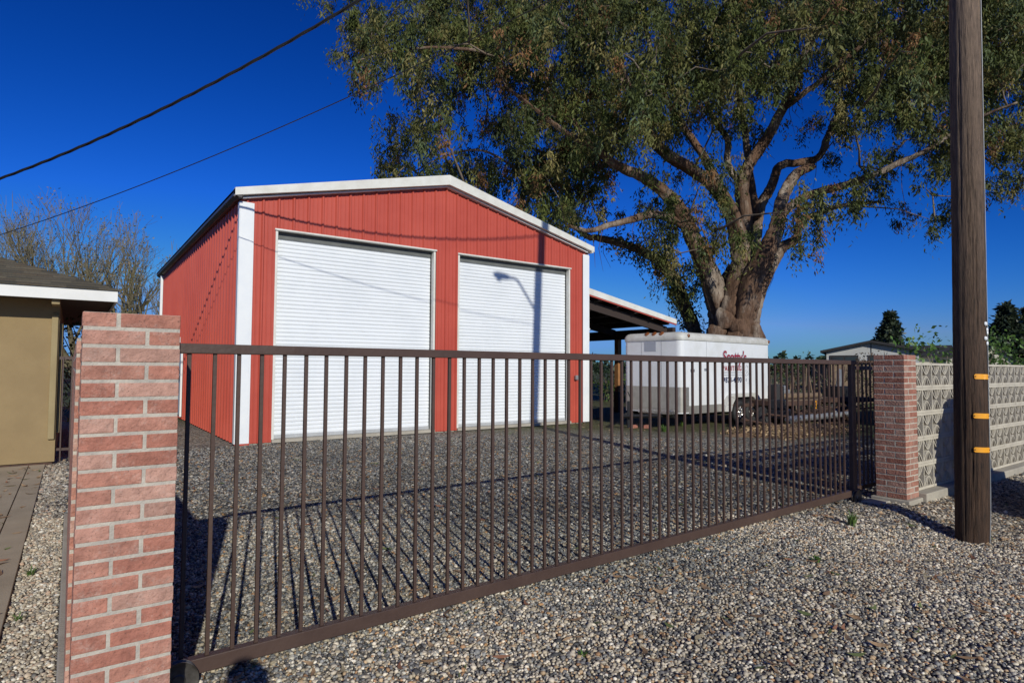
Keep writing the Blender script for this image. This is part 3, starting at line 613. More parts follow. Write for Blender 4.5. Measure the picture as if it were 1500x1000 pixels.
# flood light under the lean-to
mb=MB(); mb.cyl((BX1+.02,13.6,2.86),(BX1+.14,13.6,2.86),.03,8); mb.cyl((BX1+.1,13.5,2.82),(BX1+.2,13.38,2.74),.045,10,.07); mb.cyl((BX1+.16,13.62,2.84),(BX1+.32,13.55,2.78),.045,10,.07); mb.build('flood_light','white',r)
# ------------------------------------------------------------ lean-to shed roof
r=thing('lean_to_shelter',(14.4,16,0),'open lean-to shelter with white edged sloping roof beside the red barn','shelter')
LX0,LX1,LZ0,LZ1,LY1=12.425,16.44,4.0,3.27,21.5
def lz(x): return LZ0+(LZ1-LZ0)*(x-LX0)/(LX1-LX0)
mb=MB(); mb.prism([(LX0,13.2,LZ0),(LX1,13.2,LZ1),(LX1,13.2,LZ1-.16),(LX0,13.2,LZ0-.19)],(0,.04,0)); mb.build('rake_trim','cream',r,bevel=.006)
mb=MB(); mb.prism([(LX0,13.215,LZ0-.195),(LX1,13.215,LZ1-.165),(LX1,13.215,LZ1-.20),(LX0,13.215,LZ0-.23)],(0,.03,0)); mb.build('rake_flashing','red',r)
mb=MB(); mb.prism([(LX0,13.245,LZ0-.02),(LX1+.03,13.245,LZ1-.02),(LX1+.03,13.245,LZ1-.05),(LX0,13.245,LZ0-.05)],(0,LY1-13.24,0)); mb.build('roof','roofmetal',r)
mb=MB()
for x in (12.9,13.7,14.5,15.3,16.1): mb.box(x-.03,x+.03,13.26,LY1,lz(x)-.26,lz(x)-.06)
mb.build_each('purlin','darkbeam',r)
mb=MB()
for y in (13.5,15.9,18.4,21.3): mb.prism([(LX0,y,lz(LX0)-.27),(16.3,y,lz(16.3)-.27),(16.3,y,lz(16.3)-.5),(LX0,y,lz(LX0)-.55)],(0,.1,0))
mb.build_each('rafter','darkbeam',r)
mb=MB(); mb.box(16.34,16.50,13.3,LY1,2.67,3.0); mb.build('eave_beam','darkbeam',r)
for y in (13.42,15.9,18.4,21.2):
    mb=MB(); mb.box(16.34,16.52,y-.08,y+.1,.75,2.67); po=mb.build('post','orangewood',r)
    mb=MB(); mb.box(16.32,16.54,y-.10,y+.12,-.1,.75); mb.build('post_base','darkmetal',po)
# livestock panel gate beneath
def panel(x0,x1,y,z0,z1,nb,lab):
    r=thing('livestock_panel',((x0+x1)/2,y,0),lab,'metal gate')
    mb=MB()
    for k in range(nb): z=z0+(z1-z0)*k/(nb-1); mb.cyl((x0,y,z),(x1,y,z),.022,8)
    mb.build_each('rail','galv',r,smooth=True)
    for x in (x0,(x0+x1)/2,x1):
        mb=MB(); mb.cyl((x,y,z0-.15),(x,y,z1+.02),.028,8); mb.build('upright','galv',r,smooth=True)
panel(13.6,17.1,18.6,.35,1.36,5,'grey tubular livestock gate standing under the lean-to')
# firewood stack
r=thing('firewood_stack',(15.3,18,0),'stack of split orange firewood in front of the tubular livestock gate','firewood')
mb=MB()
for k in range(90):
    x=random.uniform(13.9,16.1); z=.06+random.uniform(0,.34); y=17.9+random.uniform(-.25,.3); a=random.uniform(-.5,.5); l=random.uniform(.25,.45)
    mb.tube([(x-l*math.cos(a)/2,y-l*math.sin(a)/2,z),(x+l*math.cos(a)/2,y+l*math.sin(a)/2,z+random.uniform(-.08,.08))],[.05,.045],5)
mb.build_each('log','orangewood',r)
# ------------------------------------------------------------ house at left
r=thing('house',(-4,16,0),'olive stucco house with grey shingle hip roof and white fascia at far left','house')
HY,HX=12.30,-.175; H1=19.2
mb=MB(); mb.box(-9,HX,HY,H1,.06,2.68); mb.build('wall','stucco',r)
mb=MB(); mb.box(-9,HX-.03,HY+.03,H1,-.1,.06); mb.build('base','rust',r)
mb=MB(); mb.box(HX-.10,HX-.012,HY-.05,HY-.001,.42,2.42); mb.lathe([(.05,0),(.044,.02),(.0,.045)],(HX-.056,HY-.026,2.42),(0,0,1),12); mb.build('downspout','stuccotrim',r,bevel=.012)
mb=MB(); mb.box(HX+.001,HX+.05,HY+.16,HY+.34,.5,2.3); mb.build('corner_trim','stuccotrim',r,bevel=.01)
mb=MB(); mb.box(HX-.10,HX-.0,11.80,HY-.002,2.56,2.70); mb.build('rafter_tail','stuccotrim',r)
mb=MB(); EY=11.70; EXx=.58; S1=H1+.5
mb.box(-9.5,EXx-.03,EY+.03,S1,2.66,2.69); mb.build('soffit','soffit',r)
mb=MB(); mb.box(-9.5,EXx,EY,EY+.03,2.635,2.815); mb.box(EXx-.03,EXx,EY+.031,S1,2.635,2.815); mb.build_each('fascia','fascia',r,bevel=.004)
# shingle courses, each with its own tabs
mb=MB(); pit=.36; cw=.14; nrow=44; pal=[(.125,.105,.072),(.10,.086,.06),(.15,.125,.085),(.08,.07,.05),(.115,.09,.06)]
for k in range(nrow):
    t0=k*cw; t1=t0+cw; z0=2.825+pit*t0; z1=2.825+pit*t1; y0=EY-.03+t0; y1=EY-.03+t1; xr=EXx+.03-t0; x=-9.5; 
    off=random.uniform(0,.3); x=-9.5+off
    xx=-9.5
    while xx<xr:
        nxx=min(xx+random.choice([.2,.3,.3,.42]),xr); c=random.choice(pal); lift=random.choice([.010,.010,.018])
        a=(xx,y0,z0+lift); b=(nxx,y0,z0+lift); sh=cw if nxx>=xr-1e-6 else 0
        mb.quad(a,b,(nxx-sh,y1+.01,z1+.004),(xx,y1+.01,z1+.004),c); mb.quad((xx,y0,z0-.01),(nxx,y0,z0-.01),b,a,c)
        xx=nxx
    # right hip face
    yy=y0; c=random.choice(pal)
    while yy<S1:
        ny_=min(yy+.3,S1); c=random.choice(pal); mb.quad((xr,yy,z0+.01),(xr,ny_,z0+.01),(xr-cw,ny_,z1+.004),(xr-cw,yy+(cw if yy==y0 else 0),z1+.004),c); yy=ny_
mb.build('roof','shingle',r)
# metal fence between house and brick wall
r=thing('metal_fence',(.05,12.2,0),'narrow brown metal fence between the olive house and the low brick wall','fence')
mb=MB(); mb.box(HX+.02,1.2,12.2,12.24,1.70,1.75); mb.box(HX+.02,1.2,12.2,12.24,.24,.28); mb.build_each('rail','gate',r)
q0=None
for n in range(10):
    if q0 is None:
        mb=MB(); mb.box(-.009,.009,-.009,.009,.05,1.74); q0=mb.build('picket','gate',r); q0.matrix_parent_inverse=Matrix.Identity(4); c=q0
    else: c=q0.copy(); COL.objects.link(c); c.parent=r
    c.location=Vector((HX+.07+n*.12,12.19,0))-r.location
# ------------------------------------------------------------ enclosed cargo trailer
T0=Vector((13.0,10.3,0)); th=R(5)
TM=Matrix.Translation(T0)@Matrix.Rotation(th,4,'Z')   # local x along side, y along front
r=thing('cargo_trailer',T0,'white enclosed cargo trailer with red lettering and rusty marker lights','trailer')
def rloop(x0,x1,y0,y1,rad,n=8):
    P=[]
    for cx,cy,a0 in ((x0+rad,y0+rad,180),(x1-rad,y0+rad,270),(x1-rad,y1-rad,0),(x0+rad,y1-rad,90)):
        for q in range(n+1): a=R(a0+90*q/n); P.append((cx+rad*math.cos(a),cy+rad*math.sin(a)))
    return P
TL,TW=4.92,1.92
def loft(mb,levels):
    n=len(levels[0][1]); i0=len(mb.v)
    for z,lp in levels:
        for x,y in lp: mb.v.append(tuple(TM@Vector((x,y,z)))); mb.c.append((1,1,1))
    for k in range(len(levels)-1):
        for j in range(n): a=i0+k*n+j; b=i0+k*n+(j+1)%n; mb.f.append((a,b,b+n,a+n)); mb.mi.append(0)
    mb.f.append(tuple(i0+j for j in range(n-1,-1,-1))); mb.f.append(tuple(i0+(len(levels)-1)*n+j for j in range(n))); mb.mi+=[0,0]
def lp(i,rad=.17): return rloop(i,TL-i,i,TW-i,max(rad-i,.02))
mb=MB(); loft(mb,[(.42,lp(0)),(2.40,lp(0))]); mb.build('body','trailer',r,smooth=True,ang=30)
mb=MB(); loft(mb,[(2.372,lp(-.022)),(2.40,lp(-.03)),(2.47,lp(-.03)),(2.53,lp(.0)),(2.575,lp(.06)),(2.595,lp(.14))]); mb.build('roof_cap','trailercap',r,smooth=True,ang=50)
mb=MB()
# stone guard wraps the front corners
lo=[p for p in rloop(-.006,TL,-.006,TW+.006,.176) ]
W_=[p for p in lo if p[0]<.30]
W_=sorted(W_,key=lambda p:math.atan2(p[1]-TW/2,-(p[0]-.6)))
W_=[(.34,-.006)]+W_+[(.34,TW+.006)]
W_=sorted(W_,key=lambda p:math.atan2(p[1]-TW/2,-(p[0]-.9)))
for a,b in zip(W_[:-1],W_[1:]): mb.quad(TM@Vector((*a,.45)),TM@Vector((*b,.45)),TM@Vector((*b,1.12)),TM@Vector((*a,1.12)))
G_=mb.build('stone_guard','tread',r)
mb=MB()
for q in range(14):
    for k in range(10):
        x=.19+.010*q; 
for k in range(16):
    z=.50+k*.038
    for q in range(5): x=.16+q*.036+(.018 if k%2 else 0); mb.box(x,x+.014,-.011,-.006,z,z+.016,M=TM)
mb.build('tread_pattern','chrome',G_)
# lower side skirt strip, seams, fender
mb=MB(); mb.box(.34,2.05,-.008,0,.40,.62,M=TM); mb.box(4.1,TL-.15,-.008,0,.40,.62,M=TM); mb.build_each('side_skirt','tread',r)
mb=MB()
for x in (1.22,): mb.box(x,x+.006,-.004,0,.62,2.37,M=TM)
for y in (.62,1.28): mb.box(-.004,0,y,y+.008,1.12,2.37,M=TM)
mb.build_each('panel_seam','galv',r)
# curved fender
mb=MB(); ctr=3.05; 
def fpt(a,rad,y): return TM@Vector((ctr+rad*1.28*math.cos(a),y,.42+min(.50,rad*math.sin(a))))
fo=[]; 
prof=[(-1.12,-.02),(-1.05,.16),(-.82,.40),(-.62,.48),(.62,.48),(.82,.40),(1.05,.16),(1.12,-.02)]; inn=[(-.78,-.02),(-.72,.16),(-.56,.33),(-.45,.37),(.45,.37),(.56,.33),(.72,.16),(.78,-.02)]
for a,b,c,d in zip(prof[:-1],prof[1:],inn[1:],inn[:-1]):
    mb.prism([TM@Vector((ctr+p[0],-.16,.42+p[1])) for p in (a,b,c,d)],(TM.to_3x3()@Vector((0,.16,0))))
mb.build('fender','trailercap',r,smooth=False,bevel=.015)
mb=MB(); mb.box(ctr-.74,ctr+.74,-.004,.35,.42,.80,M=TM); mb.build('wheel_well','darkmetal',r)
for wx in (2.93,3.62):
    mb=MB(); c=TM@Vector((wx-.14,-.07,.345)); ax=TM.to_3x3()@Vector((0,-1,0))
    mb.lathe([(.20,-.10),(.31,-.095),(.343,-.06),(.345,.03),(.33,.07),(.27,.085),(.21,.075),(.195,.03)],c,ax,32)
    w_=mb.build('wheel','black',r,smooth=True)
    mb=MB(); mb.lathe([(.205,.05),(.19,.02),(.10,.012),(.07,.05),(.05,.075),(0,.08)],c,ax,24)
    for k in range(8):
        a=k*math.pi/4; u=ax.orthogonal().normalized(); v=ax.cross(u); d=u*math.cos(a)+v*math.sin(a); mb.tube([c+ax*.045+d*.06,c+ax*.055+d*.20],[.028,.020],6)
    mb.build('rim','chrome',w_,smooth=True)
mb=MB()
for x,y,z in ((.30,-.035,2.49),(4.78,-.035,2.47)): mb.lathe([(.05,0),(.045,.02),(0,.028)],TM@Vector((x,y+.005,z)),TM.to_3x3()@Vector((0,-1,0)),14)
for y in (1.12,.88,.64): 
    c=TM@Vector((.035,y,2.56)); mb.lathe([(.075,0),(.06,.02),(0,.03)],c,TM.to_3x3()@Vector((-.75,0,.65)),14)
mb.build_each('marker_light','lens',r,smooth=True)
mb=MB(); mb.box(-.006,0,.80,1.18,2.08,2.34,M=TM); mb.build('faded_sticker','ink_grey',r)
mb=MB(); mb.box(.42,.62,-.006,0,1.52,1.60,M=TM); mb.box(.50,.56,-.012,0,1.36,1.41,M=TM); mb.box(1.1,1.2,-.006,0,1.55,1.62,M=TM); mb.build_each('latch','galv',r)
mb=MB()  # chassis and tongue
for y in (.25,1.6): mb.box(0,TL,y,y+.08,.30,.41,M=TM)
for sg in (.25,1.68):
    a=TM@Vector((0,sg,.36)); b=TM@Vector((-1.25,TW/2,.36)); mb.tube([a,b],[.05,.05],4)
mb.cyl(TM@Vector((-1.0,TW/2,.05)),TM@Vector((-1.0,TW/2,.75)),.035,10); mb.build('tongue','darkmetal',r)
mb=MB(); mb.box(-.35,-.05,.15,1.15,.40,.52,M=TM); mb.build('tongue_box','chrome',r,bevel=.02)
mb=MB(); mb.cyl(TM@Vector((-.08,1.70,.95)),TM@Vector((-.14,1.55,.75)),.015,6); mb.build('crank_handle','darkmetal',r)
def text(body,size,x,z,mk,parent,name,shear=0,ext=.002,font=None,off=0,dy=-.008,bold=0,spacing=1):
    cu=bpy.data.curves.new(name,'FONT'); cu.body=body; cu.size=size; cu.shear=shear; cu.extrude=ext; cu.offset=off; cu.space_character=spacing
    o=bpy.data.objects.new(name,cu); COL.objects.link(o); bpy.context.view_layer.update()
    me=bpy.data.meshes.new_from_object(o.evaluated_get(bpy.context.evaluated_depsgraph_get())); bpy.data.objects.remove(o)
    me.materials.clear(); me.materials.append(MT[mk]); o=bpy.data.objects.new(name,me); COL.objects.link(o); o.parent=parent
    o.matrix_parent_inverse=Matrix.Translation(-parent.location); o.matrix_basis=TM@Matrix.Translation((x,dy,z))@Matrix.Rotation(R(90),4,'X'); return o
text("Scotty's",.46,2.03,1.80,'ink_grey',r,'lettering_shadow',.15,off=.022,dy=-.004,spacing=.95)
text("Scotty's",.46,2.05,1.81,'ink_red',r,'lettering',.15,off=.006,dy=-.008,spacing=.95)
text("PAINTING",.20,2.05,1.56,'ink_red',r,'lettering',0,off=.004,spacing=1.22)
text("873-4390",.22,2.20,1.22,'ink_navy',r,'lettering',0,off=.004,spacing=1.1)
mb=MB(); mb.box(2.03,3.3,-.006,0,1.50,1.512,M=TM); mb.box(2.03,3.3,-.006,0,1.43,1.438,M=TM); mb.lathe([(.07,0),(.06,.008),(0,.01)],TM@Vector((2.12,-.002,1.31)),TM.to_3x3()@Vector((0,-1,0)),10); mb.build('lettering_line','ink_navy',r)
mb=MB()
for k in range(70): x=random.uniform(3.34,3.72); z=random.uniform(1.12,1.72); mb.box(x,x+random.uniform(.015,.04),-.005,0,z,z+random.uniform(.01,.03),M=TM)
mb.build('faded_decal','ink_grey',r)
# bricks on the ground
def brick_on(x,y,a,lab):
    mb=MB(); M_=Matrix.Translation((x,y,.04))@Matrix.Rotation(a,4,'Z'); mb.box(-.14,.14,-.06,.06,-.04,.05,M=M_,col=(.42,.17,.12)); return tag(mb.build('loose_brick','brick',bevel=.006),lab,'brick','loose bricks beside the trailers')
brick_on(12.35,11.4,.2,'loose red brick on the gravel before the front of the white trailer'); brick_on(12.62,11.15,.5,'second loose red brick beside the first before the trailer front')
# ------------------------------------------------------------ flatbed trailer with junk
r=thing('flatbed_trailer',(18.6,9.9,0),'rusty low flatbed trailer behind the gate to the right of the white trailer','trailer')
FM=Matrix.Translation((16.4,9.55,0))@Matrix.Rotation(R(-3),4,'Z')
mb=MB(); mb.box(0,5.2,0,.08,.55,.68,M=FM); mb.box(0,5.2,1.7,1.78,.55,.68,M=FM); mb.box(0,.08,.08,1.7,.55,.68,M=FM); mb.box(5.12,5.2,.08,1.7,.55,.68,M=FM); mb.box(-1.4,0,.85,.95,.5,.6,M=FM); mb.build_each('frame_beam','rust',r)
mb=MB()
for k in range(11): mb.box(.1,5.1,.1+k*.145,.1+k*.145+.135,.66,.70,M=FM)
mb.build_each('deck_board','wood',r)
for x in (2.6,3.4):
    for y,s_ in ((-.14,-1),(1.92,1)):
        mb=MB(); c=FM@Vector((x,y,.33)); ax=FM.to_3x3()@Vector((0,s_,0)); mb.lathe([(.18,-.08),(.30,-.08),(.33,-.03),(.33,.05),(.30,.08),(.18,.07),(.15,.02),(0,.02)],c,ax,24); w_=mb.build('wheel','black',r,smooth=True)
        mb=MB(); mb.lathe([(.17,.075),(.15,.03),(.06,.03),(.04,.07),(0,.075)],c,ax,16); mb.build('rim','galv',w_,smooth=True)
mb=MB(); mb.prism([FM@Vector((2.1,-.28,.62)),FM@Vector((2.25,-.28,.76)),FM@Vector((3.75,-.28,.76)),FM@Vector((3.9,-.28,.62))],FM.to_3x3()@Vector((0,.26,0))); mb.build('fender','rust',r)
def tagged(mb,name,mk,lab,cat,group=None,**k): return tag(mb.build(name,mk,**k),lab,cat,group)
mb=MB(); mb.tube([FM@Vector((.3,.5,.80)),FM@Vector((2.8,.45,.80))],[.09,.085],12); tagged(mb,'log','wood','weathered log lying along the near edge of the flatbed trailer','log',smooth=False)
mb=MB(); mb.tube([(15.4,8.75,.28),(18.6,8.6,.32)],[.09,.08],10); tagged(mb,'log','galv','long pale log resting low in front of the flatbed trailer','log')
mb=MB(); mb.tube([(19.0,11.6,.0),(19.0,11.6,1.55)],[.16,.13],10,jit=.1); tagged(mb,'tree_stump','orangewood','tall bare tan stump standing behind the flatbed trailer','stump')
mb=MB(); mb.box(0,.28,-.02,.02,0,.95,M=Matrix.Translation((20.6,10.0,.70))@Matrix.Rotation(.12,4,'Y')); tagged(mb,'board','galv','grey green board standing upright on the flatbed trailer','board')
mb=MB(); mb.box(-.07,.07,-.01,.01,.0,.25,M=Matrix.Translation((18.1,9.42,.42))); o=tagged(mb,'warning_sign','yellow','small yellow tag with a dark mark on the flatbed trailer side','sign')
mb=MB(); 
for s_ in (-1,1): mb.prism([(18.1-s_*.045,9.405+s_*.002,.47),(18.1-s_*.02,9.405+s_*.002,.47),(18.1+s_*.045,9.405+s_*.002,.63),(18.1+s_*.02,9.405+s_*.002,.63)],(0,-.004,0))
mb.build('dark_mark','darkmetal',o)
mb=MB(); M_=FM@Matrix.Translation((3.9,.4,.7)); mb.box(0,.7,0,.5,0,.32,M=M_); mb.box(.05,.65,.05,.45,.32,.36,M=M_); tagged(mb,'tool_box','darkmetal','dark tool box sitting on the flatbed trailer deck','tool box',bevel=.02)
mb=MB(); M_=FM@Matrix.Translation((.35,.35,.7)); mb.cyl(M_@Vector((0,0,0)),M_@Vector((0,0,.42)),.22,20); mb.cyl(M_@Vector((0,0,.42)),M_@Vector((0,0,.46)),.17,16); tagged(mb,'steel_drum','darkmetal','small dark steel drum on the left end of the flatbed trailer','drum',smooth=False)
mb=MB(); M_=FM@Matrix.Translation((1.3,.8,.7)); mb.box(0,.5,0,.4,0,.28,M=M_); mb.box(.1,.42,.08,.32,.28,.40,M=M_); tagged(mb,'engine_block','galv','grey engine part sitting on the flatbed trailer deck','engine part',bevel=.03)
mb=MB(); 
for k in range(7): a=random.uniform(-.4,.4); x=19.5+k*.42; mb.box(-.03,.03,-.015,.015,0,random.uniform(.9,1.7),M=Matrix.Translation((x,10.9+random.uniform(-.4,.6),.3))@Matrix.Rotation(a*.4,4,'Y')@Matrix.Rotation(a*.3,4,'X'))
tagged(mb,'leaning_stakes','wood','bundle of leaning wooden stakes behind the flatbed trailer','stakes')
JX=[(15.2,9.45),(15.9,9.25),(15.0,9.9),(16.4,9.0),(15.6,9.8)]
mb=MB(); c=Vector((15.15,9.3,.30)); mb.lathe([(.12,-.09),(.26,-.09),(.29,-.05),(.29,.05),(.26,.09),(.12,.09),(.12,-.09)],c,(.3,-1,.1),22); tagged(mb,'spare_tyre','black','worn loose tyre leaning beside the wheel of the white trailer','tyre',smooth=True,ang=40)
mb=MB(); M_=Matrix.Translation((15.7,9.15,0))@Matrix.Rotation(.4,4,'Z'); mb.box(-.35,.35,-.25,.25,.28,.52,M=M_); mb.box(-.28,.1,-.2,.2,.52,.78,M=M_); mb.box(.12,.3,-.15,.15,.52,.66,M=M_); e_=mb.build('old_mower','darkmetal',bevel=.03); tag(e_,'dark old riding mower body among the junk right of the white trailer','mower')
for wx,wy in ((-.3,-.3),(.3,-.3),(-.3,.3),(.3,.3)):
    mb=MB(); mb.lathe([(.0,-.05),(.10,-.06),(.17,-.05),(.17,.05),(.10,.06),(.05,.03),(0,.03)],M_@Vector((wx,wy,.17)),M_.to_3x3()@Vector((0,-1 if wy<0 else 1,0)),16); w_=mb.build('wheel','black',e_,smooth=True)
mb=MB()
for k in range(46):
    x=random.uniform(14.7,19.6); y=9.2+random.uniform(-.45,.5)-(x-15)*.06; z=random.uniform(.04,.5); a=random.uniform(0,3.1); l=random.uniform(.3,1.2); mb.tube([(x-l/2*math.cos(a),y-l/2*math.sin(a)*.5,z),(x+l/2*math.cos(a),y+l/2*math.sin(a)*.5,max(.03,z+random.uniform(-.3,.3)))],[.025,.03],4)
for o_ in mb.build_each('scrap_bar','rust'): tag(o_,'rusty scrap bar or pipe lying in the jumble along the flatbed trailer','scrap metal','rusty scrap bars heaped along the flatbed trailer')
mb=MB()
for k in range(9):
    M_=Matrix.Translation((14.9+k*.52,9.35+random.uniform(-.3,.3),random.uniform(.05,.2)))@Matrix.Rotation(random.uniform(0,3),4,'Z')@Matrix.Rotation(random.uniform(-.5,.5),4,'X'); w0=random.uniform(.12,.32); mb.box(-w0,w0,-.14,.14,0,random.uniform(.08,.3),M=M_)
for o_ in mb.build_each('scrap_box','darkbeam',bevel=.01): tag(o_,'dark crooked box among the junk heaped before the flatbed trailer','box','dark boxes in the junk along the flatbed trailer')
# wood chips heap
nx_,ny_=40,14; V=[];Fq=[]
for j in range(ny_+1):
    for i_ in range(nx_+1):
        u=i_/nx_; v=j/ny_; e=(math.sin(math.pi*u)**.6)*(math.sin(math.pi*v)**.7) if 0<u<1 and 0<v<1 else 0
        V.append((12.9+u*4.2+.3*math.sin(v*5),7.35+v*1.7+.3*u,-.02+.15*e*(1+.5*math.sin(u*17)*math.cos(v*9))+random.uniform(0,.03)*e))
for j in range(ny_):
    for i_ in range(nx_): a=j*(nx_+1)+i_; Fq.append((a,a+1,a+nx_+2,a+nx_+1))
o=np_mesh('wood_chip_pile',np.array(V),np.array(Fq),np.ones((len(V),3)),'chips'); tag(o,'low pile of tan wood chips in front of the flatbed trailer','wood chips')
P=np.stack([rng.uniform(13,17,2600),rng.uniform(7.4,9.2,2600),np.zeros(2600)],1); P[:,2]=.10*np.sin(np.pi*np.clip((P[:,0]-12.9)/4.2,0,1))**.6*np.sin(np.pi*np.clip((P[:,1]-7.35)/2,0,1))**.7+.05
c=leaves('chips',P,.09,.35,.2,[(.38,.25,.13),(.26,.16,.08),(.46,.33,.19),(.14,.09,.05),(.10,.07,.04)],'dry',o)
# ------------------------------------------------------------ big eucalyptus
TD=24.0
base=at(1077,560,TD); base[2]=0
r=thing('eucalyptus_tree',tuple(base),'huge spreading eucalyptus tree with pale burled trunk behind the white trailer','tree')
LIMBS=[ # (u,v,depth offset,width px)
 [(1075,640,0,88),(1075,560,0,72),(1075,500,0,65),(1077,470,0,63),(1079,445,0,66),(1086,415,0,62),(1093,388,0,42),(1098,365,0,16)],
 [(1062,600,.0,52),(1061,540,.0,46),(1060,490,-.1,44),(1056,455,-.2,42),(1043,415,-.4,38),(1025,375,-.8,34),(1010,340,-1.2,30),(995,308,-1.6,27),(970,280,-2,24),(938,258,-2.5,21),(905,243,-3,18),(868,215,-3.5,14),(830,196,-4,11),(790,165,-4.5,8),(745,130,-5,6)],
 [(1008,335,-1.2,22),(985,320,-1.6,17),(955,315,-2,15),(925,322,-2.4,13),(893,330,-2.8,11),(862,338,-3.2,9),(830,330,-3.6,6)],
 [(1022,560,1.5,30),(1018,490,1.5,27),(1004,450,1.5,25),(990,415,1.4,23),(972,388,1.3,20),(945,370,1.1,17),(915,358,.8,15),(880,349,.5,13),(858,345,.2,11),(825,315,-.2,8),(792,284,-.6,6)],
 [(1076,520,-.3,44),(1074,460,-.5,40),(1080,420,-.7,36),(1086,385,-.8,32),(1080,340,-1.0,30),(1066,300,-1.2,27),(1040,266,-1.5,24),(1010,246,-1.8,22),(978,226,-2.2,21),(952,200,-2.6,19),(940,168,-3,16),(930,140,-3.4,13),(915,108,-3.8,10),(895,60,-4,8),(870,0,-4.5,6)],
 [(1080,420,.2,38),(1090,360,.2,32),(1091,310,.2,28),(1087,272,.1,25),(1100,236,0,22),(1122,204,0,21),(1146,160,-.2,18),(1168,110,-.4,15),(1190,50,-.6,12),(1205,-30,-.8,9),(1210,-110,-1,6)],
 [(1087,275,.1,15),(1066,240,.3,13),(1065,205,.5,12),(1042,168,.8,10),(1026,115,1,8),(1010,50,1.2,6),(1000,-30,1.4,5)],
 [(1088,440,.3,34),(1096,400,.5,29),(1106,345,.8,23),(1112,305,1,20),(1130,272,1.2,18),(1142,243,1.4,16),(1170,238,1.6,14),(1200,229,1.8,13),(1217,190,2,12),(1243,150,2.2,10),(1290,108,2.5,8),(1340,60,3,6)],
 [(1088,560,-.4,40),(1087,500,-.5,38),(1087,460,-.8,38),(1100,412,-1.1,36),(1126,360,-1.4,28),(1139,322,-1.5,26),(1146,290,-1.3,23),(1165,257,-1,20),(1190,243,-.8,15)],
 [(1118,390,-.2,30),(1132,350,-.5,22),(1150,310,-.8,17),(1186,286,-1.2,15),(1240,271,-1.8,14),(1290,252,-2.4,12.5),(1330,233,-2.8,11),(1360,219,-3.2,9),(1392,198,-3.5,7),(1440,170,-4,5.5),(1490,150,-4.5,4)],
 [(1094,600,.2,46),(1095,520,.2,40),(1097,470,.2,38),(1106,432,.5,34),(1128,388,.9,27),(1147,362,1.1,20),(1166,350,1.2,17),(1173,325,1.3,13),(1200,312,1.6,10),(1240,300,2,8),(1290,296,2.5,5)],
 [(1110,318,.5,16),(1098,255,.8,14),(1092,200,1,13),(1082,130,1.2,11),(1088,40,1.3,9),(1080,-60,1.4,7)],
 [(1066,300,-.8,20),(1030,228,-.2,16),(1000,185,.4,14),(968,128,1,12),(950,60,1.4,9),(935,-20,1.8,7)],
 [(938,258,-2.5,13),(900,240,-2,11),(860,250,-1.6,9),(820,235,-1.2,7),(775,215,-1,5)],
 [(868,215,-3.5,10),(825,160,-3,9),(780,110,-3,8),(720,80,-3.4,7),(650,70,-4,5.5),(580,75,-4.5,4),(520,90,-5,3)],
 [(792,284,-.6,5),(745,240,-.8,5),(700,220,-1,4),(650,230,-1,3),(610,250,-1,2.5)],
 [(1243,150,2.2,8),(1300,160,2.8,7),(1350,180,3.4,5),(1420,215,4,4),(1480,260,4.5,3)],
 [(1146,160,-.2,12),(1200,120,-1,10),(1270,60,-1.8,8),(1350,10,-2.6,6),(1440,-40,-3.4,4)],
 [(930,140,-3.4,10),(890,95,-3,8),(830,40,-2.8,7),(760,-20,-2.6,6),(690,-70,-2.4,4)],
]
mb=MB(); pts_all=[]
for li,Lm in enumerate(LIMBS):
    A=crs([(*at(u,v,TD+d),wd*(.5 if li==0 else (.42 if li in(1,4,8) and q_<5 else .37))*(TD+d)/FOC) for q_,(u,v,d,wd) in enumerate(Lm)],7)
    P=A[:,:3].copy(); Rr=np.maximum(A[:,3],.02)
    if li==0: P[:,2]=np.maximum(P[:,2],-.3)
    jx=rng.normal(0,1,(len(P),3))*np.minimum(Rr,.12)[:,None]*.09; P=P+jx
    i0=len(mb.v); n=26 if li in(0,8,1,4,10) else 12
    mb.tube(P,list(Rr),n,jit=.02)
    V=np.array(mb.v[i0:]); ctr=np.repeat(P,n,0)[:len(V)]; d=V-ctr; a=np.arctan2(d[:,1],d[:,0])
    k=1+.10*np.sin(3*a+V[:,2]*.5+li)+.08*np.sin(5*a-V[:,2]*.9)+.035*np.sin(9*a+V[:,2]*1.7)
    V=ctr+d*k[:,None]; mb.v[i0:]=[tuple(x) for x in V]
    pts_all.append((P,Rr))
# burls at the trunk base and old cut stub
for (u,v,dd,rad,sx_) in ((1060,468,-.50,.32,1.1),(1082,480,-.60,.34,1.1),(1070,450,-.40,.34,1.2),(1098,452,-.42,.32,1),(1047,492,-.38,.34,1.1),(1103,488,-.4,.34,1.1),(1076,500,-.6,.36,1.2)):
    c=at(u,v,TD+dd-.28); i0=len(mb.v); mb.lathe([(rad*math.sin(t_)*sx_*(1+.12*math.sin(5*t_+u)),-rad*1.5*math.cos(t_)) for t_ in np.linspace(0,math.pi,12)],c,(random.uniform(-.3,.3),random.uniform(-.2,.2),1),18)
    V=np.array(mb.v[i0:]); ca_=np.array(c); d=V-ca_; V=ca_+d*(1+.16*np.sin(d[:,:1]*9+u)*np.cos(d[:,2:3]*7+v)+.08*np.sin(d[:,1:2]*17)); mb.v[i0:]=[tuple(x) for x in V]
tr=mb.build('trunk','bark',r,smooth=True)
limb_pts=np.concatenate([P[::2] for P,_ in pts_all[1:]]); limb_r=np.concatenate([q[::2] for _,q in pts_all[1:]])
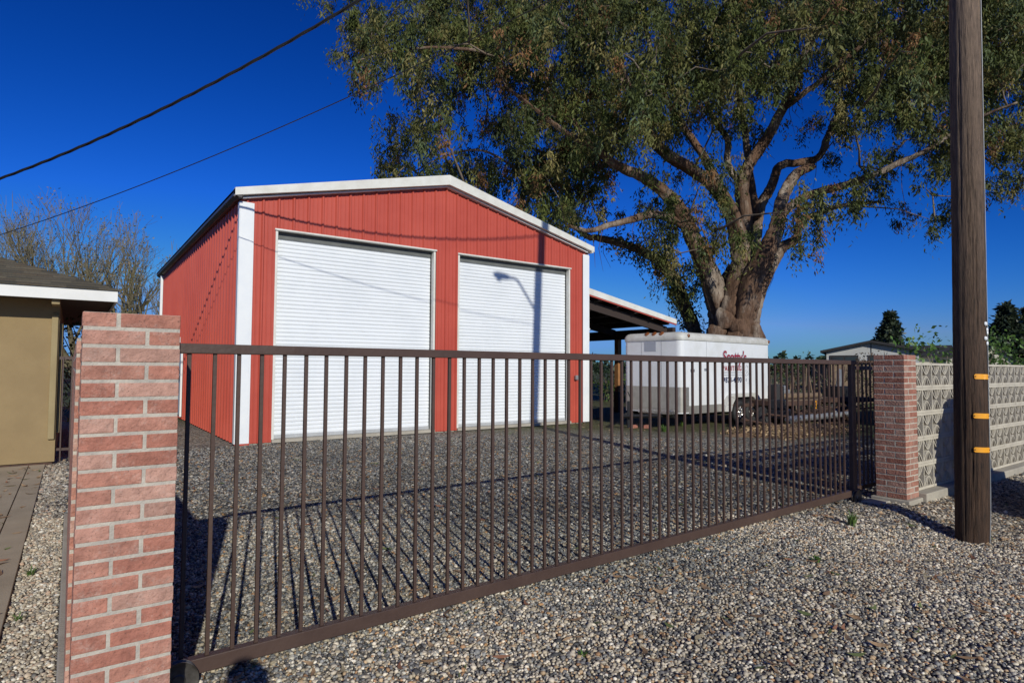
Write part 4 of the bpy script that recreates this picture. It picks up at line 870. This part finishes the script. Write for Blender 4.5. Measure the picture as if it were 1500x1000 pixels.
DENS={-360:'000000002344444444444320000000000',-320:'000000344555555555555544320000000',-280:'000003455666666666666655443200000',-240:'000034566666666666666666554320000',-200:'000345666667777777777666655443200',
-160:'002456667777777777777777666554320',-120:'013566777777777777777777777665431',-80:'024567777777777777777777777766542',-40:'125678888888888888888888888877653',
0:'15899999999999999999999988887765',40:'46889999999999999999999988887654',80:'35686778799999999999999998877654',120:'23334567999999987778999988776543',160:'00365678999886544346687887665432',200:'00766889998653345334666766544321',240:'00687899986545242224666665433210',280:'0000678886455342155325654310',320:'0000000345455441143000001100',360:'0000000001255430',400:'000000000003541',440:'000000000000341'}
BO=[]
for v,row in DENS.items():
    for i_,ch in enumerate(row):
        dsty=int(ch); u=480+40*i_; lam=9*(dsty/9)**(2.1 if v>=0 else 1)*(1.02 if v>=0 else .45)
        if dsty>=7: lam*=1.25
        for _ in range(rng.poisson(lam*.55)):
            uu=u+rng.uniform(-4,44); vv=v+rng.uniform(-4,44)
            e=math.hypot((uu-1010)/620,(vv-60)/430); sp=4.6*math.sqrt(max(.12,1-e*e*.8))
            q_=at(uu,vv,TD+rng.normal(-.6,sp*.62)); cl_=math.sin(q_[0]*1.9+1.3*math.sin(q_[2]*1.4))+math.sin(q_[1]*2.1+q_[2]*1.1)+math.sin(q_[2]*2.6+q_[0]*.7)
            if cl_<-.38 and uu>680 and rng.uniform()<(.86 if dsty<8 else .6): continue
            BO.append(q_)
BO=np.array(BO)
# side branches from the limbs to each bough
order=np.argsort(np.linalg.norm(BO-at(1080,330,TD),axis=1)); nodes=list(limb_pts); mb=MB(); NP_=np.array(nodes); 
arr=np.zeros((len(BO)*4+len(NP_)+10,3)); arr[:len(NP_)]=NP_; cnt=len(NP_)
for k in order:
    if rng.uniform()<.35: continue
    b=BO[k]; d=arr[:cnt]-b; dist=np.linalg.norm(d*[1,1,1.1],axis=1); dist+= (arr[:cnt,2]>b[2]+1.0)*1.2; j=int(np.argmin(dist)); a=arr[j]; l=np.linalg.norm(b-a)
    if l<.35 : continue
    mid=(a+b)/2+np.array([0,0,.10*l])+rng.normal(0,.07*l,3); q1=a*.6+mid*.4+rng.normal(0,.03*l,3); P=[a,q1,mid,mid*.45+b*.55+rng.normal(0,.05*l,3),b]; r0=min(.012+.014*l,.05)
    mb.tube(P,[r0,r0*.85,r0*.65,r0*.45,.006],5); arr[cnt]=mid; arr[cnt+1]=b; cnt+=2
mb.build('limb_twigs','twig',r,smooth=True)
CL=[];WT=[]
for b in BO:
    nn=rng.integers(5,11)
    CL.append(b+rng.normal(size=(nn,3))*np.array([.36,.36,.34]))
CL=np.concatenate(CL)
def spray(Cs,n,sd):
    K=len(Cs); s_=rng.uniform(.6,1.35,(K,1,1)); off=rng.normal(size=(K,n,3))*np.array(sd)*s_; off[...,2]-=np.abs(off[...,2])*.3
    return (Cs[:,None,:]+off).reshape(-1,3)
NL=74
LP=spray(CL,NL,(.12,.12,.21))
print('eucalyptus clusters',len(BO),len(CL),'leaves',len(LP))
# light and dark sprays: colour per spray
palE=np.array([(.095,.112,.030),(.068,.088,.025),(.145,.145,.045),(.20,.17,.06),(.10,.13,.055),(.045,.058,.020),(.20,.105,.045)]); pe=np.array([.23,.20,.19,.14,.10,.09,.05])
def leafmesh(name,P,size,aspect,droop,colr,mk,parent):
    n=len(P); d=rng.normal(size=(n,3)); d/=np.linalg.norm(d,axis=1)[:,None]; d=d*(1-droop)+np.array([0,0,-1])*droop; d/=np.linalg.norm(d,axis=1)[:,None]
    q=rng.normal(size=(n,3)); s=np.cross(d,q); s/=np.linalg.norm(s,axis=1)[:,None]; Ls=size*rng.uniform(.6,1.35,(n,1)); W=Ls*aspect*rng.uniform(.7,1.2,(n,1))
    V=np.empty((n,4,3)); V[:,0]=P; V[:,1]=P+d*Ls*.4+s*W*.5; V[:,2]=P+d*Ls; V[:,3]=P+d*Ls*.4-s*W*.5
    return np_mesh(name,V.reshape(-1,3),np.arange(n*4).reshape(n,4),np.repeat(colr,4,0),mk,parent)
ck=rng.choice(len(palE),len(CL),p=pe); cc=np.repeat(palE[ck]*rng.uniform(.65,1.35,(len(CL),1)),NL,0)*rng.uniform(.8,1.2,(len(LP),1))
leafmesh('crown',LP,.165,.29,.55,cc,'leaf',r)
# ivy-like growth on the left stem and lower trunk
ST=[]
for P,_ in (pts_all[3],pts_all[1][:2] if False else pts_all[3]): 
    for p in P[:46]: ST.append(p+rng.normal(0,.28,(34,3)))
for p in pts_all[1][0][:16]: ST.append(p+rng.normal(0,.3,(12,3)))
for p in pts_all[8][0][14:34]: ST.append(p+np.array([.25,.1,0])+rng.normal(0,.22,(10,3)))
ST=np.concatenate(ST); cc=np.array([(.10,.12,.045),(.14,.13,.055),(.07,.09,.035),(.17,.12,.06)])[rng.integers(0,4,len(ST))]*rng.uniform(.7,1.25,(len(ST),1))
leafmesh('stem_growth',ST,.15,.5,.35,cc,'leaf',r)
# hanging bark strips
mb=MB()
for k in range(60):
    p=limb_pts[rng.integers(0,len(limb_pts))]; l=rng.uniform(.6,2.0); mb.tube([p,p+np.array([rng.normal(0,.1),rng.normal(0,.1),-l*.5]),p+np.array([rng.normal(0,.25),rng.normal(0,.25),-l])],[.012,.012,.004],3)
mb.build_each('bark_strip','rust',r)
# ------------------------------------------------------------ bare deciduous trees at left
def bare_tree(u,vtop,D,stems,spread,seed,lab,half=1.0,ht=None):
    rs=random.Random(seed); b=at(u,540,D); b[2]=0; top=at(u,vtop,D)[2]
    r=thing('bare_tree',tuple(b),lab,'tree','bare winter trees behind the house'); mb=MB(); tw=MB(); tips=[]
    def grow(p,d,l,rad,lev):
        steps=3; pts=[p]; q=Vector(p); dd=Vector(d)
        for s_ in range(steps):
            dd=(dd+Vector((rs.gauss(0,.10),rs.gauss(0,.10),.05))).normalized(); q=q+dd*l/steps; pts.append(q.copy())
        R_=[rad*(1-.38*k/steps) for k in range(steps+1)]
        (mb if rad>.02 else tw).tube(pts,R_,6 if rad>.05 else 3,cap=False)
        if lev==0: tips.append(tuple(q)); return
        nb=3 if lev>3 else rs.choice([2,3])
        for k in range(nb):
            a=rs.uniform(.18,.62); ax=Vector((rs.gauss(0,1),rs.gauss(0,1),rs.gauss(0,.4))).normalized(); nd=(Matrix.Rotation(a,3,ax)@dd); nd.z+=.12; nd.normalize()
            grow(pts[rs.choice([2,3,3])] if k else q,nd,l*rs.uniform(.60,.84),max(R_[-1]*rs.uniform(.64,.84),.011),lev-1)
    mb.tube([b,b+np.array([0,0,1.3])],[.32,.26],10)
    H_=top-1.2
    for k in range(stems):
        a=6.283*k/stems+rs.uniform(-.3,.3); sp=rs.uniform(.15,1)*spread; d=Vector((math.cos(a)*sp,math.sin(a)*sp,1)).normalized(); grow(Vector(b)+Vector((0,0,rs.uniform(.8,1.3))),d,H_*.31*half,.24*rs.uniform(.7,1.1),5)
    mb.build('trunk','greytwig',r,smooth=True); tw.build('twigs','greytwig',r)
    T=np.array(tips); k=rng.uniform(size=len(T))<.45; T=np.repeat(T[k],2,0)+rng.normal(0,.16,(k.sum()*2,3))
    leaves('crown',T,.15,.5,.3,[(.22,.18,.08),(.28,.24,.15),(.16,.15,.05),(.30,.22,.17),(.11,.15,.05)],'leaf2',r)
bare_tree(112,284,42,8,.85,3,'tallest bare winter tree with yellowish twigs above the shingle roof')
bare_tree(180,345,40,7,.85,5,'lower spreading bare tree between the shingle roof and the red barn')
bare_tree(18,312,46,6,.7,9,'thin bare tree at the left edge above the shingle roof')
bare_tree(226,368,38,6,.8,15,'spreading bare tree beside the far left corner of the red barn')
# ------------------------------------------------------------ conifers
def conifer(u,vtop,D,wpx,seed,lab,name='conifer_tree',group='dark conifers far behind the breeze block wall'):
    rs=np.random.default_rng(seed); b=at(u,545,D); b[2]=0; top=at(u,vtop,D)[2]; Wd=wpx/2*D/FOC
    r=thing(name,tuple(b),lab,'tree',group); mb=MB(); mb.tube([b,b+np.array([0,0,top*.97])],[.25+top*.012,.03],8); C=[]
    z=top*.10
    while z<top*.985:
        f=1-(z/top)**1.25; L=Wd*f*1.05+.12*Wd*.3; nb=7
        for k in range(nb):
            a=rs.uniform(0,6.28); l=L*rs.uniform(.55,1.12); tip=b+np.array([math.cos(a)*l,math.sin(a)*l,z-l*.22+ .12*l]); s_=b+np.array([0,0,z]); mb.tube([s_,tip],[.05,.012],3,cap=False)
            m_=max(8,int(34*l/Wd*1.2+6)); tt=rs.uniform(.12,1.03,m_)[:,None]; P=s_+(tip-s_)*tt; sd=np.array([-math.sin(a),math.cos(a),0]); P=P+sd*rs.normal(0,.16*l,(m_,1))*(1.1-tt)+np.array([0,0,-1])*np.abs(rs.normal(0,.05*Wd,(m_,1))); C.append(P)
        z+=top*.026
    mb.build('trunk','twig',r); C=np.concatenate(C); leaves('crown',np.repeat(C,3,0)+rng.normal(0,.05*Wd,(len(C)*3,3)),Wd*.17,.42,.25,[(.035,.055,.028),(.05,.07,.035),(.028,.045,.03),(.06,.075,.04)],'leaf2',r)
conifer(1305,457,80,78,1,'lone pointed conifer rising behind the ridge of the pale far house')
conifer(1477,446,62,100,2,'tall conifer seen just to the right of the wooden utility pole')
conifer(1512,450,62,104,3,'tall conifer cut by the right edge of the picture')
conifer(1450,492,80,60,4,'low dark conifer partly hidden behind the utility pole')
# distant tree line (reads as one mass)
C=[]
for k in range(150):
    a=R(28+k*.42); D_=rng.uniform(190,250); h=rng.uniform(2.2,6.5); p=np.array([math.sin(a)*D_,math.cos(a)*D_,0]); n=120
    z=rng.uniform(0,1,n); C.append(p+np.stack([rng.normal(0,1.5,n)*(1.1-z),rng.normal(0,1.5,n)*(1.1-z),z*h],1))
for k in range(60):
    a=R(-12+k*.7); D_=rng.uniform(190,250); h=rng.uniform(2,4); p=np.array([math.sin(a)*D_,math.cos(a)*D_,0]); n=80
    z=rng.uniform(0,1,n); C.append(p+np.stack([rng.normal(0,1.8,n)*(1.1-z),rng.normal(0,1.8,n)*(1.1-z),z*h],1))
o=leaves('distant_tree_line',np.concatenate(C),1.5,.6,.1,[(.04,.065,.035),(.055,.085,.04),(.03,.05,.03)],'leaf2'); kind(o,'stuff','low line of dark trees on the far horizon','tree line')
# ------------------------------------------------------------ far houses
def gable_house(x,y,rot,w_,d_,he,hp,lab,wallm,roofm,over=.4,win=True,name='far_house'):
    r=thing(name,(x,y,0),lab,'house'); Mx=Matrix.Translation((x,y,0))@Matrix.Rotation(rot,4,'Z'); f3=Mx.to_3x3()
    mb=MB(); mb.prism([Mx@Vector(p) for p in ((-w_/2,0,0),(w_/2,0,0),(w_/2,0,he),(0,0,hp),(-w_/2,0,he))],f3@Vector((0,d_,0))); mb.build('wall',wallm,r)
    sl=(hp-he)/(w_/2)
    for s_ in (-1,1):
        mb=MB(); x1=s_*(w_/2+over); mb.prism([Mx@Vector(p) for p in ((0,-over,hp+.02),(x1,-over,he-sl*over+.02),(x1,-over,he-sl*over+.2),(0,-over,hp+.2))],f3@Vector((0,d_+2*over,0))); mb.build('roof',roofm,r)
    mb=MB(); mb.box(-.03,.03,-.02,0,0,hp-.05,M=Mx); mb.build('batten','farroof',r)
    if win:
        for wx in (-w_*.30,w_*.13,w_*.28):
            mb=MB(); mb.box(wx-.95,wx+.95,-.06,.0,1.25,he-.25,M=Mx); fr=mb.build('window','farroof',r); mb=MB(); mb.box(wx-.85,wx-.06,-.075,-.061,1.35,he-.38,M=Mx); mb.box(wx+.06,wx+.85,-.075,-.061,1.35,he-.38,M=Mx); mb.build_each('pane','glass',fr)
    return r
A=at(1200,512,45); B=at(1352,514,45); c=(A+B)/2; rot=math.atan2(B[1]-A[1],B[0]-A[0])
gable_house(c[0],c[1],R(-66.6),5.9,14,2.95,3.60,'pale far house with low black gable roof above the gate and right pillar','farwall','farroof')
Mx=Matrix.Translation(Vector((*at(1338,540,50)[:2],0)))@Matrix.Rotation(R(-68),4,'Z'); f3=Mx.to_3x3()
r=thing('far_house',tuple(Mx.translation),'low cream far house with long dark roof just left of the utility pole','house')
mb=MB(); mb.box(-2.2,2.6,0,5,0,2.75,M=Mx); mb.build('wall','yelwall',r)
mb=MB(); mb.prism([Mx@Vector(p) for p in ((-2.5,-.5,2.78),(-2.5,2.5,3.72),(-2.5,5.5,2.78),(-2.5,5.5,2.66),(-2.5,-.5,2.66))],f3@Vector((5.3,0,0))); mb.build('roof','farroof',r)
mb=MB(); mb.box(1.3,2.2,-.04,-.001,1.3,2.4,M=Mx); mb.build('window','glass',r)
A=at(1456,520,58); gable_house(A[0],A[1],rot-.5,3.4,9,2.4,3.9,'small cream gable of a far house just right of the utility pole','yelwall','farroof',.3,win=False)
A=at(1225,523,30); 
r=thing('garden_shed',(A[0],A[1],0),'low brown flat shed roof visible just over the gate before the far house','shed'); mb=MB(); mb.box(-1.4,1.4,-1,1,0,1.95,M=Matrix.Translation((A[0]+1.2,A[1],0))@Matrix.Rotation(rot,4,'Z')); mb.build('wall','wood',r); mb=MB(); mb.box(-1.7,1.7,-1.2,1.2,1.95,2.05,M=Matrix.Translation((A[0]+1.2,A[1],0))@Matrix.Rotation(rot,4,'Z')); mb.build('roof','rust',r)
# ------------------------------------------------------------ hedges and shrubs
def hedge(P0,P1,th_,h,n,lab,cols,size=.12,name='hedge',cat='hedge',brown=.3,gapz=0):
    P0=np.array(P0,float);P1=np.array(P1,float); L=np.linalg.norm(P1-P0); d=(P1-P0)/L; nn=np.array([-d[1],d[0]])
    r=thing(name,((P0[0]+P1[0])/2,(P0[1]+P1[1])/2,0),lab,cat)
    K=int(L*th_*h*9)+12; ce=np.stack([rng.uniform(0,L,K),rng.normal(0,th_*.32,K),rng.uniform(0.05,1,K)**.85],1); hh=h*(.82+.22*np.sin(ce[:,0]*1.7+P0[0])+.10*np.sin(ce[:,0]*4.1)); 
    Cs=np.stack([P0[0]+d[0]*ce[:,0]+nn[0]*ce[:,1],P0[1]+d[1]*ce[:,0]+nn[1]*ce[:,1],ce[:,2]*hh],1)
    P=(Cs[:,None,:]+rng.normal(size=(K,n,3))*np.array([.20,.20,.17])).reshape(-1,3); P[:,2]=np.maximum(P[:,2],.03)
    pal=np.array(cols); ck=rng.integers(0,len(pal),K); c=np.repeat(pal[ck]*rng.uniform(.7,1.3,(K,1)),n,0); leafmesh('foliage',P,size,.5,.2,c*rng.uniform(.8,1.2,(len(P),1)),'leaf2',r)
    mb=MB()
    for k in range(int(L*6)):
        s_=rng.uniform(0,L); b=P0+d*s_; hh_=h*rng.uniform(.6,1.0); mb.tube([(b[0],b[1],0),(b[0]+rng.normal(0,.15),b[1]+rng.normal(0,.15),hh_*.5),(b[0]+rng.normal(0,.4),b[1]+rng.normal(0,.4),hh_)],[.022,.016,.006],4,cap=False)
    mb.build('stems','twig',r); return r
GR=[(.07,.12,.03),(.10,.17,.04),(.05,.085,.025),(.13,.20,.05)]; BR=[(.10,.07,.04),(.13,.08,.045),(.07,.09,.03),(.08,.05,.03),(.14,.12,.06),(.09,.14,.035)]
hedge((19.5,15.5),(27.0,11.0),1.1,1.95,26,'tangled brown and green vines behind the flatbed trailer seen through the gate',BR,.11,'vine_thicket','vines')
hedge((17,27),(24.5,17.5),1.2,1.9,26,'green hedge behind the white trailer at the back of the yard',GR)
hedge((11.5,29),(17.5,27.5),1.3,2.05,30,'dark hedge seen beneath the lean-to roof beyond the livestock gate',[(.045,.075,.022),(.06,.10,.03),(.035,.06,.02)])
hedge((14.2,5.3),(17.6,5.3),.8,2.32,46,'bright green shrub showing over the breeze block wall left of the pole',[(.10,.19,.035),(.13,.24,.045),(.07,.13,.03)],.11,'shrub','shrub')
hedge((19.4,5.3),(22.8,5.6),.8,2.3,46,'bright green shrub showing over the breeze block wall right of the pole',[(.10,.19,.035),(.13,.24,.045),(.07,.13,.03)],.11,'shrub','shrub')
hedge((-.1,14.6),(.9,15.2),.6,2.6,40,'green shrub in the gap between the house and the near pillar',[(.08,.13,.03),(.11,.16,.045),(.05,.08,.025)],.09,'shrub','shrub')
r=thing('brown_fence',(22,7.4,0),'low brown board fence top beyond the breeze block wall at the right edge','fence'); mb=MB(); mb.box(18.5,27,7.4,7.44,0,1.72); mb.build('boards','wood',r); mb=MB(); mb.box(20.2,20.3,7.36,7.4,0,1.78); mb.build('post','galv',r)
# ------------------------------------------------------------ off-frame shadow casters: an added van shape, and the photographer
r=thing('shadow_van',(9.85,.2,-.1),'unseen silver van added to cast a shadow on the breeze block wall','van')  # added out of view, shaped to throw the wall and ground shadow
mb=MB(); VX0,VX1=8.86,10.75; 
prof=[(0,.35),(0,1.05),(.05,1.30),(.34,1.80),(.55,1.86)]; hw=(VX1-VX0)/2
sec=[(VX0+x,z) for x,z in prof]+[(VX1-x,z) for x,z in prof[::-1]]
mb.prism([(x,-2.6,z-.12) for x,z in sec],(0,4.72,0)); mb.build('body','vanpaint',r,bevel=.05)
mb=MB(); mb.prism([(VX0+.28,2.121,1.2),(VX1-.28,2.121,1.2),(VX1-.45,2.121,1.62),(VX0+.45,2.121,1.62)],(0,.01,0)); mb.build('rear_window','glass',r)
for y in (-1.9,1.3):
    for x,s_ in ((VX0+.02,-1),(VX1-.02,1)):
        mb=MB(); mb.lathe([(.15,-.02),(.30,-.02),(.34,-.06),(.34,-.2),(.3,-.22)],(x,y,.22),(s_,0,0),24); w_=mb.build('wheel','black',r,smooth=True); mb=MB(); mb.lathe([(.17,0),(.1,-.02),(0,0)],(x,y,.22),(s_,0,0),20); mb.build('rim','galv',w_)
for x in (VX0+.06,VX1-.2):
    mb=MB(); mb.box(x,x+.14,2.121,2.14,.75,1.0); mb.build('tail_light','ink_red',r)
# photographer
r=thing('person',(-.12,-.25,0),'person in dark jacket and jeans standing at the gate holding a camera to the face','person')
def skin(name,verts,edges,radii,mk,parent,lvl=2):
    me=bpy.data.meshes.new(name); me.from_pydata(verts,edges,[]); o=bpy.data.objects.new(name,me); COL.objects.link(o); o.parent=parent; o.matrix_parent_inverse=Matrix.Translation(-parent.location)
    s_=o.modifiers.new('skin','SKIN'); s_.use_smooth_shade=True
    if not me.skin_vertices: me.skin_vertices.new()
    for k,rd in enumerate(radii): me.skin_vertices[0].data[k].radius=(rd,rd) if not isinstance(rd,tuple) else rd
    me.skin_vertices[0].data[0].use_root=True
    sb=o.modifiers.new('sub','SUBSURF'); sb.levels=lvl; sb.render_levels=lvl; me.materials.append(MT[mk]); return o
yaw=R(36); f=Vector((math.sin(yaw),math.cos(yaw),0)); rt=Vector((math.cos(yaw),-math.sin(yaw),0)); O=Vector((0,0,0))-f*.26
def B_(a,b,z): return tuple(O+rt*a+f*b+Vector((0,0,z)))
vb=[B_(0,-.04,.95),B_(0,-.05,1.12),B_(0,-.05,1.30),B_(0,-.03,1.42),B_(0,0,1.50),B_(-.18,-.03,1.40),B_(.18,-.03,1.40),B_(-.24,.08,1.20),B_(.24,.08,1.20),B_(-.10,.16,1.42),B_(.10,.16,1.42)]
skin('body',vb,[(0,1),(1,2),(2,3),(3,4),(3,5),(3,6),(5,7),(6,8),(7,9),(8,10)],[(.17,.12),(.15,.11),(.18,.12),(.13,.09),.055,.075,.075,.05,.05,.035,.035],'cloth',r)
vb=[B_(0,-.04,.92)]+[B_(s_*a,b,z) for s_ in (-1,1) for a,b,z in ((.10,-.04,.86),(.12,0,.50),(.13,-.05,.10),(.13,.10,.05))]
skin('jeans',vb,[(0,1),(1,2),(2,3),(3,4),(0,5),(5,6),(6,7),(7,8)],[(.16,.12),.09,.065,.05,.045,.09,.065,.05,.045],'jeans',r)
mb=MB(); mb.lathe([(.0,-.13),(.055,-.11),(.075,-.05),(.08,.02),(.07,.08),(.04,.115),(0,.12)],B_(0,.02,1.63),(0,0,1),20); mb.lathe([(.02,0),(.012,.02),(0,.025)],B_(0,.095,1.61),f,8)
for s_ in (-1,1): mb.lathe([(.022,-.01),(.022,.01),(0,.012)],B_(s_*.08,.01,1.62),rt*s_,8)
mb.build('head','skin',r,smooth=True)
mb=MB(); mb.lathe([(.084,-.03),(.09,.03),(.082,.08),(.05,.12),(0,.135)],B_(0,.0,1.635),(0,0,1),20); mb.build('hair','hair',r,smooth=True)
for s_ in (-1,1):
    vb=[B_(s_*.10,.15,1.43),B_(s_*.085,.165,1.48),B_(s_*.075,.17,1.53)]; ed=[(0,1),(1,2)]; rd=[.03,.034,.028]
    for q in range(4): i0=len(vb); a=s_*(.078-.012*q); vb+=[B_(a,.178,1.545+.004*q),B_(a-s_*.022,.192,1.56),B_(a-s_*.042,.187,1.565)]; ed+=[(2,i0),(i0,i0+1),(i0+1,i0+2)]; rd+=[.011,.0095,.008]
    i0=len(vb); vb+=[B_(s_*.05,.15,1.52),B_(s_*.035,.145,1.545)]; ed+=[(1,i0),(i0,i0+1)]; rd+=[.011,.009]
    skin('hand',vb,ed,rd,'skin',r,1)
# hand-held camera body just behind the viewpoint
def CB(a,b,z): return O+rt*a+f*b+Vector((0,0,z))
mb=MB(); Mc=Matrix(((rt.x,f.x,0,0),(rt.y,f.y,0,0),(0,0,1,0),(0,0,0,1))); Mc.translation=O
mb.box(-.065,.065,.135,.185,1.555,1.64,M=Mc); mb.box(-.028,.028,.125,.18,1.64,1.675,M=Mc); o=mb.build('camera_body','black',bevel=.006); tag(o,'black camera held up to the face by the person at the gate','camera')
mb=MB(); mb.lathe([(.032,0),(.035,.02),(.035,.045),(.03,.05)],CB(0,.185,1.598),f,24); o2=mb.build('lens','black',o,smooth=True)
